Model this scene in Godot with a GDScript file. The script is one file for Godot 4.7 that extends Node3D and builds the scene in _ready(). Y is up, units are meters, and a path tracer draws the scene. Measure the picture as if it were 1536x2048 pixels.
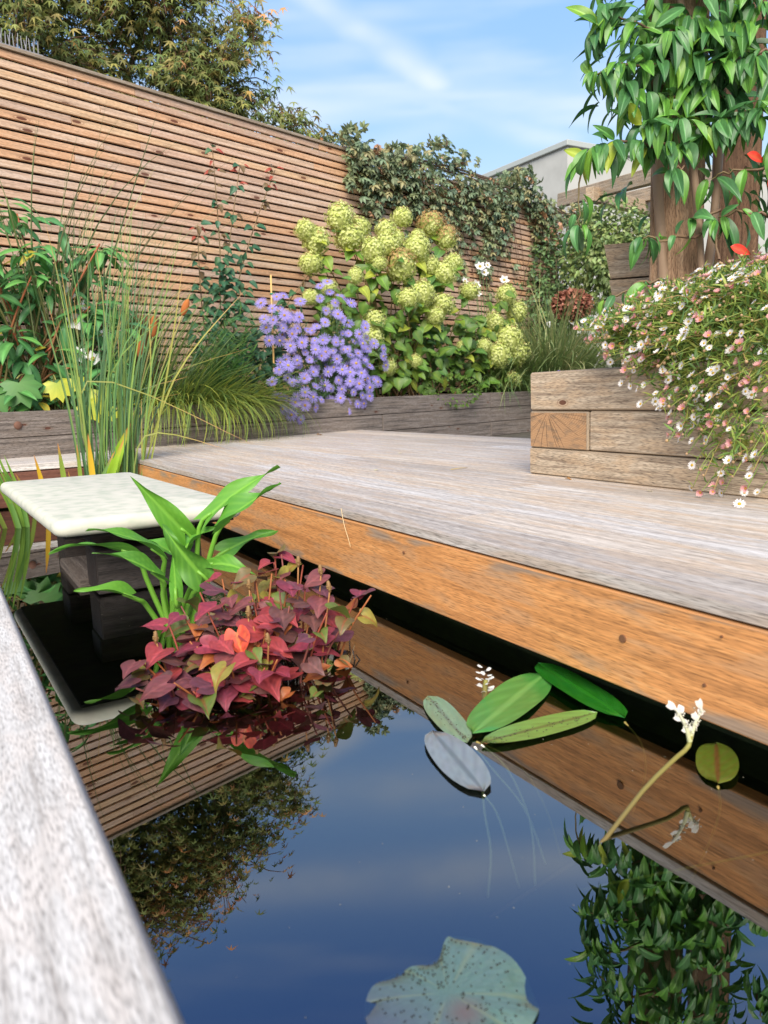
extends Node3D
# A small walled garden: a dark pond beside a timber deck, sleeper planters, a slatted fence and late summer planting.
# Metres, y up, the water surface is y = 0. -z runs away along the deck edge, +x runs across the pond towards the deck.

var rng := RandomNumberGenerator.new()
var taken := {}
var M := {}
const FENCE_DIR := Vector3(0.949, 0.0, -0.315)
const FENCE_FRONT := Vector3(0.315, 0.0, 0.949)
const WALL_DIR := Vector3(0.9588, 0.0, -0.2840)
const WALL_FRONT := Vector3(0.2840, 0.0, 0.9588)
const DECK_Y := 0.179

# ------------------------------------------------------------------ naming
func numbered(called: String) -> String:
	var n: int = taken.get(called, -1) + 1
	taken[called] = n
	return called if n == 0 else "%s_%03d" % [called, n]

func tag(o: Node, label := "", category := "", group := "", kind := "") -> Node:
	if label: o.set_meta("label", label)
	if category: o.set_meta("category", category)
	if group: o.set_meta("group", group)
	if kind: o.set_meta("kind", kind)
	return o

func thing(called: String, label: String, category: String, at := Vector3.ZERO, group := "") -> Node3D:
	var o := Node3D.new()
	o.name = numbered(called)
	o.position = at
	add_child(o, true)
	tag(o, label, category, group)
	return o

func part(called: String, mesh: Mesh, material: Material, parent: Node, t := Transform3D()) -> MeshInstance3D:
	var o := MeshInstance3D.new()
	var key := str(parent.get_instance_id()) + called
	var n: int = taken.get(key, -1) + 1
	taken[key] = n
	o.name = called if n == 0 else "%s_%03d" % [called, n]
	o.mesh = mesh
	o.material_override = material
	o.transform = t
	parent.add_child(o, true)
	return o

func structure(called: String, mesh: Mesh, material: Material, t := Transform3D()) -> MeshInstance3D:
	var o := MeshInstance3D.new()
	o.name = numbered(called)
	o.mesh = mesh
	o.material_override = material
	o.transform = t
	add_child(o, true)
	tag(o, "", "", "", "structure")
	return o

func scatter(called: String, mesh: Mesh, material: Material, parent: Node, xs: Array, tints := []) -> MultiMeshInstance3D:
	var mm := MultiMesh.new()
	mm.transform_format = MultiMesh.TRANSFORM_3D
	mm.use_colors = tints.size() > 0
	mm.mesh = mesh
	mm.instance_count = xs.size()
	for i in xs.size():
		mm.set_instance_transform(i, xs[i])
		if tints.size() > 0:
			mm.set_instance_color(i, tints[i])
	var o := MultiMeshInstance3D.new()
	o.name = called
	o.multimesh = mm
	o.material_override = material
	parent.add_child(o, true)
	tag(o, "", "", "", "stuff")
	return o

# ------------------------------------------------------------------ numbers
func rr(a: float, b: float) -> float:
	return rng.randf_range(a, b)

func pick(a: Array):
	return a[rng.randi() % a.size()]

func rdir() -> Vector3:
	var z := rr(-1, 1)
	var a := rr(0, TAU)
	var s := sqrt(1.0 - z * z)
	return Vector3(cos(a) * s, z, sin(a) * s)

func pose(pos: Vector3, dir: Vector3, up: Vector3, s := 1.0) -> Transform3D:
	# local +y goes along dir, local +z faces as near to up as it can
	var y := dir.normalized()
	var z := (up - y * up.dot(y))
	if z.length() < 0.001:
		z = y.cross(Vector3(0.31, 0.2, 0.93))
	z = z.normalized()
	return Transform3D(Basis(y.cross(z) * s, y * s, z * s), pos)

func lin(r: float, g: float, b: float) -> Color:
	return Color(r, g, b)

func vary(c: Color, a: float) -> Color:
	var k := 1.0 + rr(-a, a)
	return Color(clampf(c.r * k * (1.0 + rr(-a, a) * 0.5), 0, 1), clampf(c.g * k, 0, 1), clampf(c.b * k * (1.0 + rr(-a, a) * 0.5), 0, 1))

func curve_points(p: Array, n: int) -> Array:
	# Catmull-Rom through the points
	var out := []
	var m := p.size() - 1
	for i in n + 1:
		var f := float(i) / n * m
		var k := mini(int(f), m - 1)
		var t := f - k
		var a: Vector3 = p[maxi(k - 1, 0)]
		var b: Vector3 = p[k]
		var c: Vector3 = p[k + 1]
		var d: Vector3 = p[mini(k + 2, m)]
		out.append(b.cubic_interpolate(c, a, d, t))
	return out

# ------------------------------------------------------------------ geometry
func begin() -> SurfaceTool:
	var st := SurfaceTool.new()
	st.begin(Mesh.PRIMITIVE_TRIANGLES)
	st.set_smooth_group(0)
	return st

func tri(st: SurfaceTool, a: Vector3, b: Vector3, c: Vector3, ca := Color.WHITE, cb := Color.WHITE, cc := Color.WHITE) -> void:
	st.set_color(ca)
	st.add_vertex(a)
	st.set_color(cb)
	st.add_vertex(b)
	st.set_color(cc)
	st.add_vertex(c)

func quad(st: SurfaceTool, a: Vector3, b: Vector3, c: Vector3, d: Vector3, ca := Color.WHITE, cb := Color.WHITE, cc := Color.WHITE, cd := Color.WHITE) -> void:
	tri(st, a, b, c, ca, cb, cc)
	tri(st, a, c, d, ca, cc, cd)

func finish(st: SurfaceTool) -> ArrayMesh:
	st.generate_normals()
	return st.commit()

func tube(st: SurfaceTool, pts: Array, r0: float, r1: float, sides: int, c0 := Color.WHITE, c1 := Color.WHITE, lumps := 0.0) -> void:
	var rings := []
	var n := pts.size()
	var ref := Vector3(0.3, 0.1, 0.9)
	for i in n:
		var d: Vector3 = (pts[mini(i + 1, n - 1)] - pts[maxi(i - 1, 0)]).normalized()
		var x := d.cross(ref).normalized()
		var y := x.cross(d)
		ref = y
		var r := lerpf(r0, r1, float(i) / (n - 1))
		var ring := []
		for k in sides:
			var a := TAU * k / sides
			var q := r * (1.0 + (rr(-lumps, lumps) if lumps > 0.0 else 0.0))
			ring.append(pts[i] + (x * cos(a) + y * sin(a)) * q)
		rings.append(ring)
	for i in n - 1:
		var ca := c0.lerp(c1, float(i) / (n - 1))
		var cb := c0.lerp(c1, float(i + 1) / (n - 1))
		for k in sides:
			var j := (k + 1) % sides
			quad(st, rings[i][k], rings[i + 1][k], rings[i + 1][j], rings[i][j], ca, cb, cb, ca)
	for k in range(1, sides - 1):
		tri(st, rings[n - 1][0], rings[n - 1][k + 1], rings[n - 1][k], c1, c1, c1)

func ball(st: SurfaceTool, c: Vector3, r: Vector3, col: Color, col2: Color, rows := 5, cols := 8) -> void:
	for i in rows:
		for k in cols:
			var v := []
			for q in [[i, k], [i, k + 1], [i + 1, k + 1], [i + 1, k]]:
				var a: float = PI * q[0] / rows
				var b: float = TAU * q[1] / cols
				v.append(c + Vector3(sin(a) * cos(b) * r.x, cos(a) * r.y, sin(a) * sin(b) * r.z))
			var ca := col2.lerp(col, float(i) / rows)
			var cb := col2.lerp(col, float(i + 1) / rows)
			quad(st, v[0], v[1], v[2], v[3], ca, ca, cb, cb)

# A timber with eased edges. Grain runs along the axis; u is metres along it, v metres round it.
func timber(size: Vector3, ease: float, axis: int, along := 0.7, across := 0.18, fixed_v := -1.0) -> ArrayMesh:
	var st := SurfaceTool.new()
	st.begin(Mesh.PRIMITIVE_TRIANGLES)
	var h := size * 0.5
	var uo := rr(0, 5)
	var vo := rr(0, 5) if fixed_v < 0.0 else fixed_v
	var add := func(p: Vector3, nrm: Vector3) -> void:
		var o := [1, 2, 0][axis] as int
		var q := [2, 0, 1][axis] as int
		var u := p[axis]
		var v := 0.0
		if absf(nrm[axis]) > 0.5:
			u = p[o] * 3.0
			v = p[q]
		elif absf(nrm[o]) > 0.5:
			v = p[q] + nrm[o] * 0.37
		else:
			v = p[o]
		st.set_normal(nrm)
		st.set_uv(Vector2(uo + u / along, vo + v / across))
		st.add_vertex(p)
	var corner := func(s: Vector3, face: int) -> Vector3:
		var p := Vector3()
		for k in 3:
			p[k] = s[k] * (h[k] if k == face else h[k] - ease)
		return p
	var put := func(vs: Array, ns: Array, want: Vector3) -> void:
		var g: Vector3 = (vs[1] - vs[0]).cross(vs[2] - vs[0])
		var order := range(vs.size())
		if g.dot(want) > 0.0:
			order.reverse()
		for k in range(1, vs.size() - 1):
			for m in [0, k, k + 1]:
				var at: int = order[m]
				add.call(vs[at], ns[at])
	var axes := [Vector3.RIGHT, Vector3.UP, Vector3.BACK]
	for f in 3:
		for s in [-1.0, 1.0]:
			var nrm: Vector3 = axes[f] * s
			var o := (f + 1) % 3
			var q := (f + 2) % 3
			var vs := []
			for c in [[-1.0, -1.0], [1.0, -1.0], [1.0, 1.0], [-1.0, 1.0]]:
				var sg := Vector3()
				sg[f] = s
				sg[o] = c[0]
				sg[q] = c[1]
				vs.append(corner.call(sg, f))
			put.call(vs, [nrm, nrm, nrm, nrm], nrm)
	for f in 3:
		var o := (f + 1) % 3
		var q := (f + 2) % 3
		for so in [-1.0, 1.0]:
			for sq in [-1.0, 1.0]:
				var a := Vector3()
				a[f] = -1.0
				a[o] = so
				a[q] = sq
				var b := a
				b[f] = 1.0
				var no: Vector3 = axes[o] * so
				var nq: Vector3 = axes[q] * sq
				put.call([corner.call(a, o), corner.call(b, o), corner.call(b, q), corner.call(a, q)], [no, no, nq, nq], no + nq)
	for sx in [-1.0, 1.0]:
		for sy in [-1.0, 1.0]:
			for sz in [-1.0, 1.0]:
				var s := Vector3(sx, sy, sz)
				put.call([corner.call(s, 0), corner.call(s, 1), corner.call(s, 2)], [axes[0] * sx, axes[1] * sy, axes[2] * sz], s)
	return st.commit()

func boxm(size: Vector3) -> BoxMesh:
	var b := BoxMesh.new()
	b.size = size
	return b

# One leaf blade: base at the origin, tip towards +y, upper face +z.
func leaf(kind: String, length: float, width: float, bend: float, fold: float, wave: float, edge: Color, mid: Color, rows := 7, jitter := 0.1, vein := false) -> ArrayMesh:
	var st := begin()
	var ts := [-1.0, -0.55, -0.09, 0.09, 0.55, 1.0]
	if vein:
		ts = [-1.0, -0.8, -0.6, -0.4, -0.2, -0.06, 0.06, 0.2, 0.4, 0.6, 0.8, 1.0]
	var grid := []
	var cols := []
	var ph := rr(0, TAU)
	var twist := rr(-0.25, 0.25)
	var y := 0.0
	var z := 0.0
	for i in rows + 1:
		var s := float(i) / rows
		var w := 0.0
		match kind:
			"lance": w = pow(sin(PI * pow(s, 0.75)), 0.9)
			"ovate": w = pow(sin(PI * pow(s, 0.62)), 0.75) * (1.0 - 0.25 * s)
			"oval": w = pow(maxf(0.0, 1.0 - pow(absf(2.0 * s - 1.0), 2.4)), 0.55)
			"heart": w = (pow(maxf(0.0, 1.0 - pow(s, 1.25)), 0.85)) * (0.80 + 0.42 * sin(PI * minf(1.0, s * 1.5)))
			"arrow": w = pow(maxf(0.0, 1.0 - s), 0.75) * (0.62 + 0.55 * sin(PI * minf(1.0, s * 1.25)))
			"strap": w = minf(1.0, pow(maxf(0.0, 1.0 - s), 0.6) * 1.25) * (0.7 + 0.3 * minf(1.0, s * 3.0))
			"petal": w = pow(maxf(0.0, 1.0 - pow(absf(1.5 * s - 0.85), 3.0)), 0.5) * minf(1.0, 0.3 + s * 2.0)
		if s >= 0.999 and kind != "petal":
			w = 0.0
		var row := []
		var crow := []
		var ang := bend * s
		if i > 0:
			y += length / rows * cos(ang)
			z -= length / rows * sin(ang)
		for t in ts:
			var x: float = t * w * width * 0.5
			var back := 0.0
			if kind == "heart":
				back = -0.25 * length * sin(PI * 0.80 * absf(t)) * pow(1.0 - s, 3.0)
			elif kind == "arrow":
				back = -0.16 * length * absf(t) * pow(1.0 - s, 3.0)
			var lift: float = fold * absf(x) + wave * width * sin(s * 9.0 + ph + t * 1.2) * t * t
			var p := Vector3(x, y + back * cos(ang), z + lift - back * sin(ang))
			p = p.rotated(Vector3.UP, twist * s)
			row.append(p)
			var is_mid: bool = absf(t) < 0.1
			var c := mid if is_mid else edge
			if vein and not is_mid:
				c = edge.lerp(mid, 0.28 if (i + int(absf(t) * 5.0)) % 3 == 0 else 0.0)
			crow.append(vary(c, jitter))
		grid.append(row)
		cols.append(crow)
	for i in rows:
		for k in ts.size() - 1:
			quad(st, grid[i][k], grid[i + 1][k], grid[i + 1][k + 1], grid[i][k + 1], cols[i][k], cols[i + 1][k], cols[i + 1][k + 1], cols[i][k + 1])
	return finish(st)

# A lobed leaf (maple, vine): outline given as radius over angle, gently cupped.
func lobed(radius: float, lobes: int, depth: float, edge: Color, mid: Color, droop: float, sharp := 1.4) -> ArrayMesh:
	var st := begin()
	var pts := []
	var n := lobes * 2
	for i in n + 1:
		var a := lerpf(-2.35, 2.35, float(i) / n)
		var r := radius * (depth if i % 2 == 0 else 1.0) * (1.0 - 0.28 * pow(absf(a) / 2.35, sharp))
		pts.append(Vector3(sin(a) * r, cos(a) * r + radius * 0.3, -droop * r * r / radius + (0.06 * radius if i % 2 == 0 else 0.0)))
	var c := Vector3(0, radius * 0.22, radius * 0.04)
	for i in n:
		var ce := vary(edge, 0.15)
		tri(st, c, pts[i], pts[i + 1], mid, ce, vary(edge, 0.15))
	return finish(st)

# A daisy-like flower facing +y.
func daisy(petals: int, radius: float, width: float, cup: float, petal: Color, tip: Color, eye: Color, eye_r: float) -> ArrayMesh:
	var st := begin()
	for i in petals:
		var a := TAU * i / petals + rr(-0.08, 0.08)
		var d := Vector3(cos(a), 0, sin(a))
		var side := Vector3(-sin(a), 0, cos(a)) * width * 0.5
		var r := radius * rr(0.88, 1.05)
		var y0 := rr(-0.03, 0.03) * radius
		var p0 := d * eye_r * 0.6
		var p1 := d * r * 0.6 + Vector3(0, cup * r * 0.5 + y0, 0)
		var p2 := d * r + Vector3(0, cup * r + y0, 0)
		var c := vary(petal, 0.08)
		var ct := vary(tip, 0.08)
		quad(st, p0 - side * 0.4, p1 - side, p1 + side, p0 + side * 0.4, c, c, c, c)
		quad(st, p1 - side, p2 - side * 0.55, p2 + side * 0.55, p1 + side, c, ct, ct, c)
	ball(st, Vector3(0, eye_r * 0.15, 0), Vector3(eye_r, eye_r * 0.6, eye_r), eye * 0.85, eye, 4, 8)
	return finish(st)

# ------------------------------------------------------------------ textures and materials
func noise_bytes(seed_: int, w: int, h: int, stretch: int, freq: float, oct: int) -> PackedByteArray:
	var n := FastNoiseLite.new()
	n.seed = seed_
	n.noise_type = FastNoiseLite.TYPE_SIMPLEX_SMOOTH
	n.frequency = freq
	n.fractal_octaves = oct
	var im := n.get_seamless_image(maxi(w / stretch, 8), h)
	im.convert(Image.FORMAT_L8)
	im.resize(w, h, Image.INTERPOLATE_CUBIC)
	return im.get_data()

# Wood grain along u: fine streaks, broad bands, blotches of another tone, dark fibres and a few knots.
func wood(seed_: int, w: int, h: int, dark: Color, mid: Color, light: Color, patch: Color, patchy: float, contrast: float, fibre: float, knots := 0, worn := 0.0) -> ImageTexture:
	var a := noise_bytes(seed_, w, h, 24, 0.11, 3)
	var b := noise_bytes(seed_ + 1, w, h, 16, 0.022, 3)
	var c := noise_bytes(seed_ + 2, w, h, 3, 0.009, 4)
	var g := noise_bytes(seed_ + 3, w, h, 8, 0.2, 2)
	var out := PackedByteArray()
	out.resize(w * h * 3)
	var r := RandomNumberGenerator.new()
	r.seed = seed_
	var ks := []
	for k in knots:
		ks.append([r.randf() * w, r.randf_range(0.1, 0.9) * h, r.randf_range(0.5, 1.2) * h * 0.045])
	for j in h:
		for i in w:
			var at := j * w + i
			var fa := a[at] / 255.0
			var fc := c[at] / 255.0
			var t := clampf((fa * 0.42 + b[at] / 255.0 * 0.43 + fc * 0.15 - 0.5) * contrast + 0.5, 0.0, 1.0)
			var col := dark.lerp(mid, t * 2.0) if t < 0.5 else mid.lerp(light, t * 2.0 - 1.0)
			var p := clampf((fc - 0.46) * 5.0, 0.0, 1.0) * patchy
			col = col.lerp(patch, p * (0.55 + 0.45 * fa))
			var fg := g[at] / 255.0
			if fg < 0.36:
				col = col.lerp(dark * 0.6, clampf((0.36 - fg) * 7.0, 0.0, 1.0) * fibre)
			col = col * (1.03 + (fg - 0.5) * 0.24)
			for k in ks:
				var dx := absf(i - k[0])
				dx = minf(dx, w - dx) * 1.1
				var dy := absf(j - k[1])
				if dx < k[2] * 6.0 and dy < k[2] * 3.0:
					var d: float = sqrt(dx * dx * 0.45 + dy * dy) / k[2]
					if d < 1.0:
						col = col.lerp(Color(0.29, 0.13, 0.07), 0.75)
					elif d < 2.4:
						col = col.lerp(Color(0.36, 0.2, 0.11), (0.5 + 0.5 * sin(d * 9.0)) * 0.3 * (2.4 - d))
			if worn > 0.0:
				var ed := absf(j * 2.0 / h - 1.0)
				var ww := clampf((ed - 0.80 + (fc - 0.5) * 1.1) * 3.2, 0.0, 1.0) * worn
				col = col.lerp(Color(0.60, 0.53, 0.47) * (0.75 + 0.4 * fa), ww)
			out[at * 3] = int(clampf(col.r, 0, 1) * 255.0)
			out[at * 3 + 1] = int(clampf(col.g, 0, 1) * 255.0)
			out[at * 3 + 2] = int(clampf(col.b, 0, 1) * 255.0)
	return ImageTexture.create_from_image(Image.create_from_data(w, h, false, Image.FORMAT_RGB8, out))

func wood_material(tex: Texture2D, rough: float, relief: float, tint := Color.WHITE) -> StandardMaterial3D:
	var m := StandardMaterial3D.new()
	m.albedo_texture = tex
	m.albedo_color = tint
	m.roughness = rough
	if relief > 0.0:
		m.heightmap_enabled = true
		m.heightmap_texture = tex
		m.heightmap_scale = relief
	return m

func plain(c: Color, rough: float) -> StandardMaterial3D:
	var m := StandardMaterial3D.new()
	m.albedo_color = c.linear_to_srgb()
	m.roughness = rough
	return m

func leafy(rough: float, through: float, tint := Color.WHITE) -> StandardMaterial3D:
	var m := StandardMaterial3D.new()
	m.vertex_color_use_as_albedo = true
	m.albedo_color = Color(tint.r * 1.12, tint.g * 1.10, tint.b * 1.06)
	m.roughness = rough
	m.cull_mode = BaseMaterial3D.CULL_DISABLED
	if through > 0.0:
		m.backlight_enabled = true
		m.backlight = Color(through, through, through).linear_to_srgb()
	return m

func mottled(seed_: int, c0: Color, c1: Color, c2: Color, freq: float, rough: float, relief: float, scale: float) -> StandardMaterial3D:
	var n := FastNoiseLite.new()
	n.seed = seed_
	n.frequency = freq
	n.fractal_octaves = 5
	var g := Gradient.new()
	g.set_color(0, c0)
	g.set_color(1, c2)
	g.add_point(0.5, c1)
	var t := NoiseTexture2D.new()
	t.width = 512
	t.height = 512
	t.seamless = true
	t.noise = n
	t.color_ramp = g
	var m := StandardMaterial3D.new()
	m.albedo_texture = t
	m.roughness = rough
	m.uv1_triplanar = true
	m.uv1_world_triplanar = true
	m.uv1_scale = Vector3.ONE * scale
	if relief > 0.0:
		m.heightmap_enabled = true
		m.heightmap_texture = t
		m.heightmap_scale = relief
	return m

func end_grain() -> ImageTexture:
	var w := 384
	var im := Image.create(w, w, false, Image.FORMAT_RGB8)
	var n := FastNoiseLite.new()
	n.seed = 5
	n.frequency = 0.02
	var cracks := []
	for k in 17:
		cracks.append([rr(0.15, 3.0), rr(0.1, 0.55), rr(0.3, 1.0), rr(-0.05, 0.05)])
	for j in w:
		for i in w:
			var p := Vector2(float(i) / w - 0.32, float(j) / w + 0.02)
			var d := p.length() + n.get_noise_2d(i, j) * 0.02
			var a := atan2(p.y, p.x)
			var ring := 0.5 + 0.5 * sin(d * 150.0)
			var col := Color(0.70, 0.55, 0.40).lerp(Color(0.55, 0.40, 0.27), ring * 0.55)
			col = col.lerp(Color(0.42, 0.36, 0.30), clampf(n.get_noise_2d(i * 0.6 + 300, j * 0.6) * 0.9, 0.0, 0.4))
			for c in cracks:
				var da: float = absf(a - c[0] - c[3] * d * 2.0)
				if d > c[1] * 0.5 and d < c[1] + c[2] and da * d < 0.0035 * (1.0 - absf(d - c[1] - c[2] * 0.4) / (c[2] + 0.3)):
					col = col * 0.42
			im.set_pixel(i, j, col)
	return ImageTexture.create_from_image(im)

func make_sky() -> PanoramaSkyMaterial:
	var w := 1536
	var h := 768
	var im := Image.create(w, h, false, Image.FORMAT_RGBF)
	var n := FastNoiseLite.new()
	n.seed = 21
	n.frequency = 1.0
	n.fractal_octaves = 5
	var n2 := FastNoiseLite.new()
	n2.seed = 77
	n2.frequency = 0.7
	n2.fractal_octaves = 3
	var cl := func(az: float, el: float) -> Vector2:
		var d := Vector3(sin(deg_to_rad(az)) * cos(deg_to_rad(el)), sin(deg_to_rad(el)), -cos(deg_to_rad(az)) * cos(deg_to_rad(el)))
		return Vector2(d.x, d.z) / (d.y + 0.12)
	# long thin clouds: from, to, half width, strength
	var trails := [
		[cl.call(18.0, 29.0), cl.call(34.6, 20.0), 0.048, 0.8], [cl.call(30.0, 16.4), cl.call(47.0, 19.5), 0.10, 0.28], [cl.call(33.0, 19.2), cl.call(43.0, 16.0), 0.06, 0.45],
		[cl.call(20.0, 12.0), cl.call(48.0, 13.5), 0.2, 0.22], [cl.call(14.0, 33.5), cl.call(52.0, 31.0), 0.07, 0.45], [cl.call(22.0, 28.0), cl.call(48.0, 27.0), 0.10, 0.35],
	]
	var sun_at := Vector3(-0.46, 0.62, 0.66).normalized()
	for j in h:
		var el := PI * (0.5 - (j + 0.5) / h)
		var y := sin(el)
		for i in w:
			if y <= -0.02:
				im.set_pixel(i, j, Color(0.13, 0.13, 0.12))
				continue
			var az := TAU * (i + 0.5) / w
			var d := Vector3(sin(az) * cos(el), y, -cos(az) * cos(el))
			var t := clampf(y, 0.0, 1.0)
			var c := Color(0.50, 0.585, 0.62).lerp(Color(0.33, 0.48, 0.62), smoothstep(0.04, 0.22, t))
			c = c.lerp(Color(0.20, 0.35, 0.62), smoothstep(0.16, 0.42, t))
			c = c.lerp(Color(0.055, 0.14, 0.42), smoothstep(0.46, 0.72, t))
			c = c.lerp(Color(0.035, 0.10, 0.33), smoothstep(0.70, 1.0, t))
			# the hazy brightness round the veiled sun
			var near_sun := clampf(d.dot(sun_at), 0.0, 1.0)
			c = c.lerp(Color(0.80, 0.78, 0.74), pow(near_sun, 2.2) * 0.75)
			var q := Vector2(d.x, d.z) / (t + 0.12)
			var u := Vector2(q.x * 0.85 + q.y * 0.5, q.y * 0.85 - q.x * 0.5)
			var f := n.get_noise_2d(u.x * 0.55, u.y * 2.2) * 0.5 + n2.get_noise_2d(u.x * 0.8 + 9.0, u.y * 1.3) * 0.5
			var k := clampf((f + 0.03 + 0.25 * n.get_noise_2d(u.x * 1.6 + 4.0, u.y * 9.0)) * 1.1, 0.0, 0.5) * (1.0 - 0.75 * smoothstep(0.50, 0.70, t))
			k = maxf(k, smoothstep(0.28, 0.12, t) * clampf(0.86 + n2.get_noise_2d(az * 3.0, t * 9.0) * 0.9, 0.0, 0.9))
			for s in trails:
				var a: Vector2 = s[0]
				var b: Vector2 = s[1]
				var e := clampf((q - a).dot(b - a) / (b - a).length_squared(), 0.0, 1.0)
				var dist: float = (q - a - (b - a) * e).length() / (s[2] * (0.65 + 0.5 * e))
				var rag := 0.75 + 0.6 * n.get_noise_2d(q.x * 3.0, q.y * 3.0)
				k = maxf(k, s[3] * exp(-dist * dist) * rag)
			c = c.lerp(Color(0.54, 0.58, 0.625), clampf(k, 0.0, 0.95))
			im.set_pixel(i, j, c)
	var m := PanoramaSkyMaterial.new()
	m.panorama = ImageTexture.create_from_image(im)
	return m

func make_materials() -> void:
	var deck_tex := wood(11, 1024, 512, Color(0.57, 0.53, 0.50), Color(0.76, 0.74, 0.72), Color(0.87, 0.86, 0.85), Color(0.72, 0.64, 0.56), 0.65, 1.35, 0.35)
	M.deck = wood_material(deck_tex, 0.55, 0.05)
	M.decks = []
	for c in [Color(1, 1, 1), Color(0.96, 0.94, 0.92), Color(1.0, 0.97, 0.93), Color(0.91, 0.89, 0.87)]:
		M.decks.append(wood_material(deck_tex, 0.6, 0.08, c))
	M.deck_edge = wood_material(deck_tex, 0.7, 0.05, Color(0.72, 0.62, 0.53))
	M.coping = wood_material(wood(31, 1024, 512, Color(0.54, 0.51, 0.48), Color(0.74, 0.725, 0.70), Color(0.84, 0.83, 0.81), Color(0.76, 0.72, 0.68), 0.6, 1.1, 0.3), 0.85, 0.05)
	var sl := wood(51, 1024, 512, Color(0.29, 0.26, 0.24), Color(0.46, 0.42, 0.39), Color(0.58, 0.54, 0.51), Color(0.40, 0.35, 0.31), 0.5, 1.9, 0.6, 2)
	M.sleeper = wood_material(sl, 0.85, 0.10)
	M.sleeper_pale = wood_material(sl, 0.85, 0.10, Color(1.0, 0.97, 0.92))
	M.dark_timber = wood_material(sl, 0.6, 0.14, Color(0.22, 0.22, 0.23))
	var bx := wood(71, 1024, 512, Color(0.48, 0.41, 0.34), Color(0.68, 0.61, 0.52), Color(0.78, 0.71, 0.62), Color(0.68, 0.56, 0.43), 0.5, 1.7, 0.5, 1)
	M.box = wood_material(bx, 0.85, 0.10)
	M.post = wood_material(wood(91, 1024, 512, Color(0.48, 0.37, 0.28), Color(0.70, 0.58, 0.47), Color(0.80, 0.69, 0.58), Color(0.66, 0.52, 0.40), 0.5, 2.0, 0.7, 2), 0.85, 0.14, Color(0.95, 0.94, 0.93))
	M.fascia = wood_material(wood(111, 2048, 256, Color(0.58, 0.40, 0.24), Color(0.79, 0.55, 0.33), Color(0.86, 0.65, 0.43), Color(0.68, 0.53, 0.40), 0.6, 1.15, 0.25, 0, 0.8), 0.55, 0.03)
	var fx := wood(131, 1024, 512, Color(0.60, 0.50, 0.41), Color(0.79, 0.69, 0.60), Color(0.86, 0.78, 0.70), Color(0.77, 0.63, 0.50), 0.5, 1.5, 0.3, 2)
	M.slats = []
	for c in [Color(1.02, 1.0, 0.99), Color(1.0, 0.96, 0.96), Color(1.03, 0.99, 0.92), Color(0.99, 0.98, 1.0), Color(1.02, 0.93, 0.85), Color(0.93, 0.90, 0.90)]:
		M.slats.append(wood_material(fx, 0.75, 0.05, c))
	M.cap = wood_material(deck_tex, 0.75, 0.05, Color(0.78, 0.73, 0.66))
	M.stone = mottled(3, Color(0.66, 0.69, 0.61), Color(0.77, 0.765, 0.70), Color(0.82, 0.80, 0.74), 0.014, 0.75, 0.04, 2.4)
	M.soil = mottled(5, Color(0.10, 0.08, 0.06), Color(0.17, 0.13, 0.10), Color(0.26, 0.21, 0.16), 0.04, 0.95, 0.6, 3.0)
	M.ground = mottled(7, Color(0.22, 0.21, 0.18), Color(0.32, 0.30, 0.26), Color(0.40, 0.38, 0.33), 0.02, 0.95, 0.2, 1.2)
	M.liner = mottled(9, Color(0.10, 0.14, 0.06), Color(0.15, 0.20, 0.08), Color(0.20, 0.25, 0.10), 0.02, 0.9, 0.0, 2.0)
	M.black = plain(Color(0.006, 0.006, 0.006), 0.9)
	M.render_wall = mottled(13, Color(0.66, 0.66, 0.64), Color(0.70, 0.70, 0.68), Color(0.73, 0.73, 0.71), 0.01, 0.9, 0.02, 0.4)
	M.roof_trim = plain(Color(0.40, 0.43, 0.41), 0.6)
	M.steel = plain(Color(0.25, 0.25, 0.27), 0.5)
	M.rust = mottled(15, Color(0.34, 0.22, 0.17), Color(0.42, 0.29, 0.23), Color(0.5, 0.37, 0.3), 0.05, 0.8, 0.05, 20.0)
	M.terracotta = plain(Color(0.40, 0.16, 0.08), 0.85)
	M.gloss_leaf = leafy(0.42, 0.4)
	M.leaf = leafy(0.5, 0.45)
	M.thin_leaf = leafy(0.6, 0.55)
	M.petal = leafy(0.7, 0.5, Color(0.9, 0.91, 0.94))
	M.stem = leafy(0.65, 0.0)
	M.floating_leaf = leafy(0.22, 0.0)
	M.pier_timber = wood_material(sl, 0.55, 0.2, Color(0.58, 0.58, 0.60))
	var water := StandardMaterial3D.new()
	water.albedo_color = Color(0.62, 0.74, 0.55, 0.0)
	water.roughness = 0.0
	water.refraction_enabled = true
	water.refraction_scale = 0.175
	M.water = water

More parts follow.
